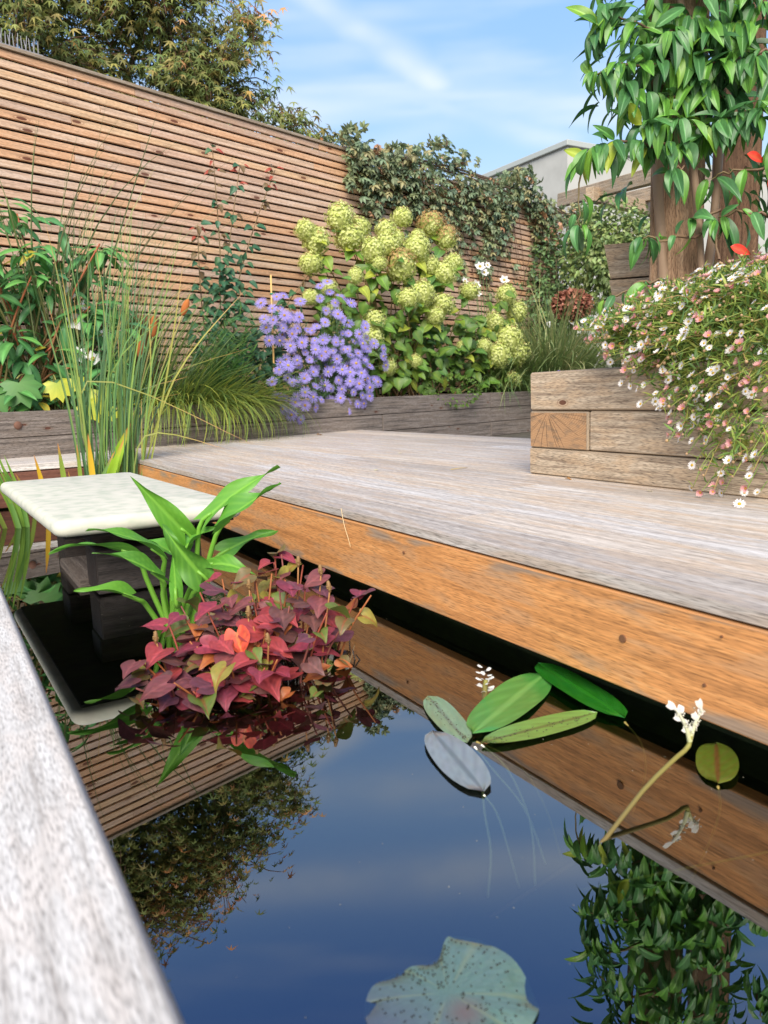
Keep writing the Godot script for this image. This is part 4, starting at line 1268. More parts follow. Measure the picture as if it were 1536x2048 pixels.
func build_middle_bed() -> void:
	# climbing rose against the fence
	var rs := thing("climbing_rose", "sparse climbing rose with red young tips against the slatted fence", "climber", Vector3(1.62, 0.34, -4.76))
	var rl := []
	for i in 6:
		var c: Color = pick([lin(0.025, 0.085, 0.045), lin(0.035, 0.10, 0.045), lin(0.02, 0.07, 0.045)])
		rl.append(leaf("ovate", 0.062, 0.042, rr(0.3, 0.8), 0.3, 0.03, c, c * 1.4, 6, 0.12))
	var tipl := leaf("ovate", 0.05, 0.022, 0.7, 0.4, 0.03, lin(0.28, 0.04, 0.03), lin(0.25, 0.06, 0.03), 6, 0.12)
	var dryl := leaf("ovate", 0.05, 0.035, 0.6, 0.3, 0.03, lin(0.11, 0.08, 0.04), lin(0.14, 0.09, 0.04), 6, 0.15)
	for b in [[Vector3(1.626, 0.34, -4.746), Vector3(1.64, 1.0, -4.755), Vector3(1.660, 1.315, -4.757), Vector3(1.652, 1.892, -4.754)], [Vector3(1.644, 0.34, -4.752), Vector3(1.66, 0.9, -4.76), Vector3(1.709, 1.261, -4.771), Vector3(1.842, 1.842, -4.811)], [Vector3(1.678, 0.34, -4.762), Vector3(1.75, 1.0, -4.79), Vector3(1.885, 1.400, -4.823), Vector3(2.109, 1.861, -4.890)], [Vector3(1.570, 0.34, -4.730), Vector3(1.52, 0.8, -4.72), Vector3(1.507, 1.124, -4.711), Vector3(1.515, 1.443, -4.714)], [Vector3(1.80, 0.34, -4.80), Vector3(1.98, 0.8, -4.86), Vector3(2.177, 1.050, -4.910), Vector3(2.454, 1.335, -4.992)]]:
		var pts := curve_points(b, 22)
		var loc := []
		for q in pts:
			loc.append(q - rs.position)
		var st := begin()
		tube(st, loc, 0.006, 0.0025, 5, lin(0.07, 0.07, 0.03), lin(0.15, 0.10, 0.05))
		part("stem", finish(st), M.stem, rs)
		for i in range(2, 23):
			var f := i / 22.0
			var n := 6 if f < 0.5 else (4 if i % 2 == 0 else 1)
			for k in n:
				var d := Vector3(rr(-1, 1), rr(-0.5, 0.5), rr(0.1, 0.7))
				var m: Mesh = tipl if f > 0.9 and k < 2 else (dryl if f > 0.7 and rng.randf() < 0.5 else pick(rl))
				part("leaf", m, M.leaf, rs, pose(loc[i] + d * (0.09 if f < 0.5 else 0.025), d + Vector3(0, -0.3, 0), Vector3(0, 0.6, 0.8), rr(0.7, 1.25)))
	# low dark shrub behind the asters and sedge
	var sh := thing("dark_shrub", "dense dark green shrub at the fence foot left of the asters", "shrub", Vector3(1.72, 0.34, -4.66))
	var dm := leaf("ovate", 0.07, 0.05, 0.6, 0.3, 0.03, lin(0.02, 0.075, 0.045), lin(0.03, 0.09, 0.05), 5, 0.1)
	var xs := []
	var ts := []
	for i in 420:
		var q := rdir()
		var p := Vector3(q.x * 0.36, 0.12 + absf(q.y) * 0.36, q.z * 0.12 + 0.02) * pow(rng.randf(), 0.25)
		xs.append(pose(p, q + Vector3(0, -0.4, 0.5), Vector3(0, 0.7, 0.7), rr(0.6, 1.2)))
		ts.append(vary(pick([Color(1, 1, 1), Color(1.0, 0.9, 0.7), Color(0.8, 1.0, 0.8)]), 0.2))
	scatter("foliage", dm, M.leaf, sh, xs, ts)
	var ft := thing("feathery_plant", "fine feathery green plant between climbing rose and sedge", "plant", Vector3(1.50, 0.34, -4.50))
	var fm := leaf("strap", 0.07, 0.006, 0.5, 0.0, 0.0, lin(0.06, 0.17, 0.04), lin(0.07, 0.18, 0.05), 4, 0.1)
	xs = []
	ts = []
	for s in 34:
		var top := Vector3(rr(-0.22, 0.30), rr(0.25, 0.62), rr(-0.06, 0.1))
		for i in 34:
			var f := rr(0.15, 1.0)
			var d := rdir() + Vector3(0, 0.8, 0.2)
			xs.append(pose(Vector3(top.x * f, top.y * f, top.z * f), d, rdir(), rr(0.6, 1.3)))
			ts.append(vary(Color(0.95, 0.95, 0.9), 0.25))
	scatter("foliage", fm, M.thin_leaf, ft, xs, ts)

	# bamboo cane with its green tie
	var cn := thing("bamboo_cane", "thin tan bamboo cane with a green tie left of the asters", "cane", Vector3(1.89, 0.34, -4.575))
	var st3 := begin()
	tube(st3, [Vector3(0, 0, 0), Vector3(0.008, 0.3, 0), Vector3(0.014, 0.6, 0), Vector3(0.02, 0.813, 0)], 0.0065, 0.0055, 8, lin(0.42, 0.27, 0.10), lin(0.5, 0.33, 0.13))
	part("cane", finish(st3), M.stem, cn)
	var tie := TorusMesh.new()
	tie.inner_radius = 0.006
	tie.outer_radius = 0.011
	part("tie", tie, plain(Color(0.02, 0.22, 0.10), 0.6), cn, Transform3D(Basis().scaled(Vector3(1, 2.2, 1)), Vector3(0.018, 0.70, 0)))

	# asters
	var ar := Vector3(2.30, 0.36, -4.60)
	var a := thing("aster_clump", "clump of lilac blue asters with yellow eyes leaning over the sleeper wall", "flowers", ar)
	var am := []
	for i in 5:
		am.append(daisy(20, 0.043, 0.0066, rr(-0.05, 0.18), lin(0.30, 0.25, 0.66), lin(0.38, 0.33, 0.74), pick([lin(0.6, 0.38, 0.04), lin(0.5, 0.30, 0.06), lin(0.55, 0.42, 0.10)]), 0.0095))
	var lobes := [[Vector3(2.263, 0.733, -4.585), 0.313, 46], [Vector3(1.925, 0.877, -4.505), 0.152, 16], [Vector3(1.950, 0.436, -4.393), 0.171, 20], [Vector3(2.484, 0.655, -4.631), 0.237, 32], [Vector3(2.329, 1.025, -4.655), 0.118, 8], [Vector3(2.373, 0.507, -4.538), 0.198, 30], [Vector3(2.057, 0.698, -4.524), 0.192, 18]]
	var cam := Vector3(0, 0.6, 0)
	var stems := begin()
	var fol := []
	var ftint := []
	var fl_at := []
	for l in lobes:
		var c: Vector3 = l[0]
		var made := 0
		var tries := 0
		while made < l[2] and tries < 600:
			tries += 1
			var d := rdir()
			d.z = absf(d.z) * 0.8
			var p: Vector3 = c + Vector3(d.x, d.y, d.z * 0.55) * l[1] * 1.08 * pow(rng.randf(), 0.35)
			var clash := false
			for q in fl_at:
				if p.distance_to(q) < 0.058:
					clash = true
					break
			if clash:
				continue
			fl_at.append(p)
			made += 1
			var face := (Vector3(-0.25, 0.35, 0.9) + d * 0.7 + rdir() * 0.35).normalized()
			part("flower", pick(am), M.petal, a, pose(p - ar, face, rdir(), rr(0.62, 1.05)))
			var foot := Vector3(rr(-0.12, 0.12), 0, rr(-0.05, 0.05))
			var loc := p - ar
			tube(stems, curve_points([foot, foot.lerp(loc, 0.6) + Vector3(0, 0.06, -0.02), loc - face * 0.01], 6), 0.003, 0.0015, 4, lin(0.07, 0.09, 0.04), lin(0.08, 0.13, 0.05))
			for k in 9:
				var f := rr(0.25, 0.97)
				fol.append(pose(foot.lerp(loc, f) + Vector3(0, 0.06 * sin(f * PI), -0.03), rdir() + Vector3(0, 0.5, 0.3), rdir(), rr(0.6, 1.2)))
				ftint.append(vary(Color(1, 1, 1) if k % 3 else Color(1.0, 1.0, 0.7), 0.2))
	var sm := part("stems", finish(stems), M.stem, a)
	sm.set_meta("kind", "stuff")
	scatter("foliage", leaf("lance", 0.055, 0.011, 0.5, 0.3, 0.0, lin(0.04, 0.10, 0.045), lin(0.06, 0.13, 0.05), 4, 0.1), M.leaf, a, fol, ftint)

	# hydrangea
	var hr := Vector3(3.15, 0.36, -5.05)
	var h := thing("hydrangea", "large hydrangea bush with lime green flower heads in front of the fence", "shrub", hr)
	var hm := []
	for v in 5:
		var st := begin()
		var brown := v == 4
		for i in 520:
			var n := rdir()
			var lump := 1.0 + 0.10 * sin(n.x * 5.0 + v) * cos(n.y * 4.0 + n.z * 5.0 + v * 2.0)
			var c := n * rr(0.80, 1.0) * lump
			var tr := pose(c, n.cross(Vector3(0.3, 0.9, 0.2)).rotated(n, rr(0, 3)), n)
			var col := lin(0.60, 0.69, 0.18).lerp(lin(0.76, 0.79, 0.38), rng.randf())
			if rng.randf() < 0.2: col = lin(0.48, 0.56, 0.14)
			if brown and n.y > -0.1 + rr(-0.5, 0.4): col = lin(0.42, 0.24, 0.10).lerp(lin(0.5, 0.38, 0.15), rng.randf())
			elif n.y > 0.75 and rng.randf() < 0.25: col = lin(0.5, 0.36, 0.15)
			for q in 4:
				var b := TAU * q / 4
				var d := tr.basis * Vector3(cos(b), sin(b), 0)
				var e := tr.basis * Vector3(-sin(b), cos(b), 0)
				var s := rr(0.062, 0.098)
				var lift := n * rr(0.0, 0.07)
				quad(st, c, c + d * s * 0.62 + e * s * 0.5 + lift * 0.5, c + d * s * 1.15 + lift, c + d * s * 0.62 - e * s * 0.5 + lift * 0.5, col * 0.9, col, vary(col, 0.1), col)
		ball(st, Vector3.ZERO, Vector3.ONE * 0.80, lin(0.46, 0.52, 0.15), lin(0.46, 0.52, 0.15), 6, 8)
		hm.append(finish(st))
	var heads := [
		[2.63, 1.63, -5.01, 0.101], [2.81, 1.59, -5.07, 0.087], [2.71, 1.51, -5.03, 0.117], [2.32, 1.51, -4.92, 0.074], [2.40, 1.45, -4.94, 0.098], [2.35, 1.30, -4.93, 0.082], [3.05, 1.59, -5.10, 0.081],
		[3.26, 1.72, -5.20, 0.084], [3.57, 1.71, -5.27, 0.115], [3.68, 1.61, -5.23, 0.096], [3.01, 1.47, -5.02, 0.104], [2.86, 1.42, -4.97, 0.094], [3.29, 1.47, -5.06, 0.107], [3.08, 1.32, -4.94, 0.112],
	]
	heads += [
		[2.88, 1.32, -4.92, 0.062], [3.68, 1.40, -5.13, 0.078], [3.53, 1.30, -5.05, 0.101], [2.65, 1.22, -4.85, 0.057], [2.43, 1.13, -4.83, 0.059], [2.29, 1.06, -4.83, 0.062], [3.08, 1.08, -4.86, 0.087],
		[3.24, 1.13, -4.92, 0.097], [3.45, 1.06, -4.97, 0.099], [3.36, 0.97, -4.93, 0.074], [3.82, 1.19, -5.12, 0.087], [4.38, 1.21, -5.35, 0.090], [4.53, 1.07, -5.40, 0.096], [4.15, 0.96, -5.23, 0.091],
	]
	heads += [
		[4.24, 0.82, -5.15, 0.119], [4.09, 0.69, -5.11, 0.112], [4.34, 0.72, -5.18, 0.120], [4.29, 0.49, -5.17, 0.083], [3.91, 0.76, -5.05, 0.061], [3.71, 0.76, -5.07, 0.056], [2.75, 0.91, -4.79, 0.083],
		[2.74, 0.80, -4.80, 0.083], [2.90, 0.60, -4.88, 0.066], [3.17, 0.64, -4.93, 0.056], [2.43, 0.97, -4.79, 0.055], [3.15, 1.55, -5.12, 0.07], [3.42, 1.36, -5.08, 0.075], [3.36, 1.58, -5.15, 0.06],
	]
	var lm := []
	for i in 10:
		var c: Color = pick([[lin(0.08, 0.17, 0.025), lin(0.10, 0.20, 0.03), lin(0.15, 0.24, 0.03), lin(0.06, 0.14, 0.03), lin(0.25, 0.30, 0.04)][i % 5]])
		lm.append(leaf("ovate", 0.12, 0.09, rr(0.4, 1.0), 0.25, 0.03, c, c * 1.5, 8, 0.12, true))
	for i in heads.size():
		var q := heads[i] as Array
		var p := Vector3(q[0], q[1], q[2]) - hr
		var hd := part("flower_head", hm[4] if i in [8, 9, 13] else hm[i % 4], M.petal, h, Transform3D(Basis(rdir().normalized(), rr(0, 0.5)).scaled(Vector3(1, rr(0.86, 1.12), 1) * q[3] * 1.05), p))
		if i in [8, 9]: hd.set_meta("label", "browned flower head")
		var st := begin()
		var foot := Vector3(rr(-0.3, 0.3) + p.x * 0.25, 0, rr(-0.08, 0.05))
		var pts := curve_points([foot, foot.lerp(p, 0.55) + Vector3(0, 0.05, -0.05), p], 8)
		tube(st, pts, 0.006, 0.0035, 5, lin(0.12, 0.07, 0.03), lin(0.16, 0.16, 0.05))
		part("stem", finish(st), M.stem, h)
		for k in 6:
			var f := [0.93, 0.9, 0.8, 0.7, 0.58, 0.45][k] as float
			var at: Vector3 = pts[int(f * 8.0)]
			var d := Vector3(rr(-1, 1), rr(-0.7, 0.2), rr(-0.1, 1))
			part("leaf", pick(lm), M.leaf, h, pose(at + d * 0.03, d, Vector3(-0.2, 0.7, 0.7), rr(0.6, 1.15)))
	# darker inner leaves low in the bush
	var inner := []
	var it := []
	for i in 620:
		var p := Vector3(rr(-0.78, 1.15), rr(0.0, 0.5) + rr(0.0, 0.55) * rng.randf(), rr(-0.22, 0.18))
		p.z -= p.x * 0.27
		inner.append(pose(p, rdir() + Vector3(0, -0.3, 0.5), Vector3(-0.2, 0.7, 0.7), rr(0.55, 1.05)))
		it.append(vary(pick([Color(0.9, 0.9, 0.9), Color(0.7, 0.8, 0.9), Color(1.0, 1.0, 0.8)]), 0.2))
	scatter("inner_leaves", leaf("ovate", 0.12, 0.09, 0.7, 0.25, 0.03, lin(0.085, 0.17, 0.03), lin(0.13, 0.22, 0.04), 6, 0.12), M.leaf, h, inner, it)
	# small trailing plant at the wall top
	var tp := thing("trailing_herb", "small fresh green herb trailing over the wall under the hydrangea", "plant", Vector3(3.45, 0.38, -4.84))
	xs = []
	ts = []
	for i in 260:
		var q := rdir()
		var p := Vector3(q.x * 0.24, 0.03 + q.y * 0.11, q.z * 0.08)
		xs.append(pose(p, q + Vector3(0, 0, 0.4), rdir(), rr(0.5, 1.1)))
		ts.append(vary(Color(0.95, 0.95, 0.8), 0.2))
	scatter("foliage", leaf("ovate", 0.035, 0.022, 0.4, 0.2, 0.0, lin(0.08, 0.16, 0.03), lin(0.12, 0.2, 0.05), 4, 0.1), M.leaf, tp, xs, ts)

func build_right_bed() -> void:
	anemones("white_anemone", "white anemone flowers against the fence behind the hydrangea", [Vector3(4.288, 1.472, -5.585), Vector3(4.343, 1.427, -5.601), Vector3(4.395, 1.495, -5.617), Vector3(4.637, 1.387, -5.688), Vector3(4.078, 1.333, -5.523), Vector3(4.228, 1.312, -5.567), Vector3(4.25, 1.24, -5.57)], Vector3(4.3, 0.36, -5.6), [1.3, 1.1, 0.9, 1.3, 0.9, 1.2, 0.9])
	anemones("white_anemone", "white anemone flowers beside the rusty brown flower head", [Vector3(5.18, 1.0, -5.40), Vector3(5.30, 0.93, -5.42), Vector3(4.867, 0.972, -5.357)], Vector3(5.1, 0.36, -5.45), [1.2, 1.3, 0.8])
	# browned flower head
	var sd := thing("brown_flower_head", "round rusty brown dried flower head above the ornamental grass", "flower", Vector3(5.217, 0.4, -5.43))
	var st := begin()
	for i in 420:
		var n := rdir()
		n.y *= 0.78
		var c := n * 0.15 * rr(0.82, 1.02)
		var e := rdir() * 0.028
		var g := n.cross(e).normalized() * 0.026
		var col := lin(0.15, 0.045, 0.03).lerp(lin(0.30, 0.13, 0.09), rng.randf())
		quad(st, c - e, c + g + n * 0.05, c + e, c - g + n * 0.06, col, col * 1.2, col, col * 0.8)
	ball(st, Vector3.ZERO, Vector3(0.12, 0.09, 0.12), lin(0.08, 0.03, 0.02), lin(0.08, 0.03, 0.02), 6, 8)
	part("head", finish(st), M.stem, sd, Transform3D(Basis(), Vector3(0, 0.752, 0)))
	st = begin()
	tube(st, [Vector3(0, 0, 0), Vector3(0.01, 0.4, 0), Vector3(0, 0.7, 0)], 0.012, 0.009, 6, lin(0.08, 0.12, 0.05), lin(0.12, 0.10, 0.05))
	part("stem", finish(st), M.stem, sd)
	var gc := [lin(0.16, 0.23, 0.09), lin(0.24, 0.30, 0.13), lin(0.12, 0.18, 0.07), lin(0.32, 0.34, 0.17)]
	grass("ornamental_grass", "fountain of fine green grass behind the rusty flower head", Vector3(5.05, 0.36, -5.45), 1300, Vector2(0.34, 0.16), Vector2(0.6, 1.25), Vector3(-0.05, 0, 0.05), 0.55, 0.009, gc, 0.9)
	grass("ornamental_grass", "lower green grass filling the bed right of the hydrangea", Vector3(4.6, 0.36, -5.32), 900, Vector2(0.5, 0.12), Vector2(0.3, 0.75), Vector3(0.1, 0, 0.2), 0.7, 0.011, [lin(0.10, 0.17, 0.05), lin(0.14, 0.22, 0.06), lin(0.08, 0.14, 0.05)], 1.0)
	var pv := thing("violet_flowers", "few tiny violet flowers just above the raised oak planter", "flowers", Vector3(4.6, 0.42, -4.5))
	var vm := daisy(5, 0.02, 0.02, 0.2, lin(0.15, 0.10, 0.5), lin(0.2, 0.14, 0.55), lin(0.5, 0.5, 0.3), 0.004)
	for i in 12:
		part("flower", vm, M.petal, pv, pose(Vector3(rr(-0.35, 0.35), rr(0.0, 0.14), rr(-0.1, 0.1)), Vector3(-0.4, 0.5, 0.6) + rdir() * 0.4, rdir(), rr(0.7, 1.1)))
	var stv := begin()
	for i in 14:
		var p := Vector3(rr(-0.35, 0.35), 0, rr(-0.1, 0.1))
		tube(stv, [p + Vector3(0, -0.1, 0), p + Vector3(0, 0.0, 0), p + Vector3(rr(-0.03, 0.03), rr(0.02, 0.1), 0)], 0.002, 0.0015, 4, lin(0.06, 0.12, 0.04), lin(0.06, 0.12, 0.04))
	part("stems", finish(stv), M.stem, pv).set_meta("kind", "stuff")
	bush("garden_shrub", "loose pale green shrub below the pergola beam", Vector3(5.95, 0.2, -5.6), [[Vector3(-0.15, 1.45, 0.1), Vector3(0.5, 0.5, 0.35), 4200], [Vector3(0.15, 1.05, 0.35), Vector3(0.5, 0.6, 0.35), 3600]], [lin(0.17, 0.24, 0.08), lin(0.23, 0.30, 0.12), lin(0.12, 0.19, 0.07)], 0.06, 0.4)
	bush("garden_shrub", "mid green shrub behind the ornamental grass by the fence end", Vector3(5.65, 0.2, -6.1), [[Vector3(0, 1.0, 0), Vector3(0.42, 0.75, 0.25), 2600]], [lin(0.10, 0.18, 0.07), lin(0.14, 0.23, 0.09), lin(0.07, 0.14, 0.06)], 0.06, 0.4)
	bush("garden_shrub", "shaded green shrub behind the leaning sleepers", Vector3(6.2, 0.1, -5.25), [[Vector3(0, 0.5, 0.2), Vector3(0.7, 0.65, 0.5), 2600], [Vector3(0.5, 0.9, 0.4), Vector3(0.6, 0.7, 0.4), 2200]], [lin(0.08, 0.15, 0.06), lin(0.11, 0.20, 0.07), lin(0.14, 0.22, 0.08)], 0.06, 0.4)

func bush(called: String, label: String, at: Vector3, lobes: Array, cols: Array, size: float, stem_h: float) -> void:
	var t := thing(called, label, "shrub", at)
	var m := leaf("ovate", size, size * 0.6, 0.6, 0.3, 0.0, Color.WHITE, Color(1.2, 1.2, 1.1), 4, 0.05)
	var xs := []
	var ts := []
	for l in lobes:
		for i in l[2]:
			var d := rdir()
			var k := pow(rng.randf(), 0.3)
			var lump := 1.0 + 0.22 * sin(d.x * 7.0 + d.y * 5.0) * cos(d.z * 6.0 + d.y * 4.0)
			xs.append(pose(l[0] + d * l[1] * k * lump, d + rdir() * 0.8 + Vector3(0, -0.3, 0), d + Vector3(0, 0.6, 0) + rdir() * 0.5, rr(0.55, 1.2)))
			ts.append(vary(pick(cols), 0.22))
	scatter("foliage", m, M.leaf, t, xs, ts)
	var st := begin()
	for k in 9:
		var e: Vector3 = lobes[k % lobes.size()][0] + rdir() * lobes[k % lobes.size()][1] * 0.7
		tube(st, curve_points([Vector3(rr(-0.1, 0.1), -0.3, rr(-0.1, 0.1)), e * 0.5 + rdir() * 0.06, e], 6), 0.014, 0.004, 5, lin(0.08, 0.06, 0.04), lin(0.10, 0.08, 0.04))
	part("branches", finish(st), M.stem, t)

func build_creeper() -> void:
	var o := Vector3(1.3, 0, -4.9)
	var c := thing("virginia_creeper", "bronze green creeper hanging in drapes over the far part of the fence", "climber", o + FENCE_DIR * 2.6)
	c.basis = Basis(FENCE_DIR, Vector3.UP, FENCE_FRONT)
	# a spray of five drooping leaflets
	var sprays := []
	for v in 6:
		var st := begin()
		var base: Color = [lin(0.13, 0.17, 0.10), lin(0.17, 0.21, 0.11), lin(0.10, 0.15, 0.10), lin(0.24, 0.23, 0.12), lin(0.14, 0.20, 0.12), lin(0.30, 0.18, 0.11)][v]
		for k in 5:
			var a := lerpf(-1.5, 1.5, k / 4.0)
			var m := leaf("lance", 0.068 * (1.0 - 0.15 * absf(a)), 0.028, rr(0.5, 1.0), 0.35, 0.0, vary(base, 0.2), base * 1.35, 4, 0.12)
			st.append_from(m, 0, pose(Vector3.ZERO, Vector3(sin(a), cos(a) * 0.8 - 0.1, 0.1), Vector3(0, -0.3, 1)))
		sprays.append(st.commit())
	var n := 0
	var xs := [[], [], [], [], [], []]
	for i in 2500:
		# along the fence: thick in the middle of the mass, thinner to the ends
		var s := rr(-0.95, 3.6)
		var prof := clampf((s + 1.0) * 1.6, 0.0, 1.0)
		var top := 2.20 + 0.20 * prof + 0.10 * sin(s * 5.0) + 0.05 * sin(s * 13.0)
		if s > 1.3: top -= (s - 1.3) * 0.10
		var drop := 0.32 + 0.30 * clampf(sin(s * 2.1 + 0.6) + 0.3, 0.0, 1.0) * prof + 0.10 * sin(s * 7.0)
		if s > 2.2: drop = 0.55 - 0.1 * (s - 2.2)
		var f := pow(rng.randf(), 1.3)
		var y := top - f * drop * rr(0.85, 1.5)
		var z := rr(0.02, 0.17) * (1.0 - 0.4 * f) if y < 2.2 else rr(-0.18, 0.16)
		if s > 2.0 and s < 2.75 and y > 1.95 and y < 2.25 and rng.randf() < 0.6: continue
		var out := Vector3(rr(-0.8, 0.8), rr(-0.9, 0.1) if y < top - 0.08 else rr(-0.2, 0.7), rr(0.2, 0.9))
		var tr := pose(Vector3(s, y, z), out, Vector3(0, 0.5, 1.0) + rdir() * 0.4, rr(0.65, 1.15))
		var v := rng.randi() % 6
		if v == 5 and (s < 1.8 or s > 2.4) and rng.randf() < 0.7: v = 0
		if n < 150 and z > 0.08:
			part("leaf", sprays[v], M.leaf, c, tr)
			n += 1
		else:
			xs[v].append(tr)
	for i in 150:
		# loose trails lower on the slats
		var g := i % 9
		var s := -0.72 + g * 0.42 + rr(-0.07, 0.07)
		var y: float = 2.1 - pow(rng.randf(), 0.8) * [0.5, 0.45, 0.8, 0.7, 0.85, 0.95, 0.8, 0.75, 1.0][g]
		xs[rng.randi() % 5].append(pose(Vector3(s, y, rr(0.015, 0.06)), Vector3(rr(-1, 1), rr(-0.8, 0.2), 0.4), Vector3(0, 0.4, 1.0), rr(0.6, 1.05)))
	for i in 420:
		# the trail that climbs past the fence end
		var s := rr(3.3, 4.75)
		var y := 2.15 - absf(s - 4.2) * 0.15 + rr(-0.8, 0.10)
		xs[rng.randi() % 6].append(pose(Vector3(s, y, rr(0.02, 0.35)), Vector3(rr(-1, 1), rr(-0.8, 0.4), 0.6), Vector3(0, 0.5, 1.0) + rdir() * 0.4, rr(0.6, 1.1)))
	for v in 6:
		scatter("leaves" if v == 0 else "leaves_%03d" % v, sprays[v], M.leaf, c, xs[v])
	var st := begin()
	for k in 34:
		var s := rr(-0.6, 3.3)
		tube(st, curve_points([Vector3(s, 2.22, 0.02), Vector3(s + rr(-0.1, 0.1), 2.0, 0.04), Vector3(s + rr(-0.2, 0.2), rr(1.3, 1.8), 0.03)], 7), 0.005, 0.002, 4, lin(0.10, 0.06, 0.045), lin(0.12, 0.07, 0.05))
	for k in 4:
		tube(st, curve_points([Vector3(-0.9, 2.25, -0.02), Vector3(0.5, 2.30 + rr(-0.03, 0.05), 0.02), Vector3(2.0, 2.26 + rr(-0.03, 0.05), 0.03), Vector3(3.4, 2.1, 0.03)], 16), 0.010, 0.006, 5, lin(0.10, 0.07, 0.05), lin(0.10, 0.07, 0.05))
	part("stems", finish(st), M.stem, c)

func build_maple() -> void:
	var root := Vector3(1.1, -0.5, -7.0)
	var t := thing("maple_tree", "maple tree with olive to orange autumn leaves rising behind the fence", "tree", root)
	var st := begin()
	tube(st, curve_points([Vector3(0, 0, 0), Vector3(0.05, 1.2, 0.05), Vector3(-0.05, 2.4, 0.1)], 10), 0.13, 0.09, 10, lin(0.10, 0.08, 0.06), lin(0.10, 0.08, 0.06), 0.08)
	part("trunk", finish(st), M.stem, t)
	# crown lobes: centre, radii, leaves
	var lobes := [
		[Vector3(-1.35, 4.1, 0.3), Vector3(1.1, 1.25, 0.7), 2700], [Vector3(-0.1, 4.25, 0.45), Vector3(1.05, 1.1, 0.7), 3000], [Vector3(0.75, 4.0, 0.65), Vector3(0.75, 0.85, 0.55), 1800], [Vector3(1.1, 3.3, 0.75), Vector3(0.55, 0.55, 0.4), 1000],
		[Vector3(-0.2, 3.3, 0.4), Vector3(1.3, 0.6, 0.6), 2200], [Vector3(-1.5, 3.2, 0.3), Vector3(1.0, 0.6, 0.6), 1700], [Vector3(1.62, 3.05, 0.95), Vector3(0.35, 0.26, 0.25), 190], [Vector3(1.9, 2.85, 1.05), Vector3(0.3, 0.2, 0.2), 110], [Vector3(1.45, 3.75, 0.8), Vector3(0.28, 0.3, 0.25), 80],
	]
	var ms := []
	for v in 4:
		ms.append(lobed(0.070, 5, 0.30, Color.WHITE, Color(0.95, 0.95, 0.9), rr(0.2, 0.6), 1.2))
	var greens := [lin(0.15, 0.20, 0.065), lin(0.19, 0.24, 0.075), lin(0.12, 0.175, 0.065), lin(0.24, 0.26, 0.085), lin(0.28, 0.25, 0.09)]
	var warm := [lin(0.46, 0.20, 0.08), lin(0.40, 0.25, 0.08), lin(0.50, 0.27, 0.13), lin(0.32, 0.21, 0.07)]
	var xs := [[], [], [], []]
	var ts := [[], [], [], []]
	var br := begin()
	var singles := 0
	for l in lobes:
		var c: Vector3 = l[0]
		var r: Vector3 = l[1]
		tube(br, curve_points([Vector3(0, 2.1, 0.08), c * Vector3(0.5, 0.42, 0.5) + Vector3(0, 1.35, 0), c], 9), 0.05, 0.012, 6, lin(0.07, 0.055, 0.04), lin(0.06, 0.05, 0.035))
		# twigs, each carrying flat layers of leaves
		var twigs: int = maxi(10, int(l[2] / 15))
		for k in twigs:
			var d := rdir()
			var tip := c + d * r * rr(0.55, 1.05)
			var start := c + d * r * 0.15
			tube(br, curve_points([start, start.lerp(tip, 0.6) + Vector3(0, 0.05, 0), tip + Vector3(0, -0.03, 0)], 5), 0.007, 0.0025, 4, lin(0.06, 0.05, 0.035), lin(0.12, 0.06, 0.04))
			for i in 22:
				var f := pow(rng.randf(), 0.6)
				var p := start.lerp(tip, f) + Vector3(rr(-0.16, 0.16), rr(-0.09, 0.05), rr(-0.14, 0.14))
				var dir := Vector3(d.x + rr(-0.9, 0.9), rr(-0.9, -0.1), d.z + rr(-0.9, 0.9))
				var tr := pose(p, dir, Vector3(0, 1, 0.5) + rdir() * 0.7, rr(0.6, 1.1))
				var high := clampf((p.y - 3.75) * 0.7 + p.x * 0.22, 0.0, 1.0) * (0.5 if d.y < 0.0 else 1.0)
				var col: Color = vary(pick(warm) if rng.randf() < high * 0.5 + 0.015 else pick(greens), 0.25)
				if c.x == 1.45: col = vary(lin(0.36, 0.06, 0.05), 0.25)
				var v := rng.randi() % 4
				xs[v].append(tr)
				ts[v].append(col)
	part("limbs", finish(br), M.stem, t)
	for v in 4:
		scatter("crown" if v == 0 else "crown_%03d" % v, ms[v], M.thin_leaf, t, xs[v], ts[v])

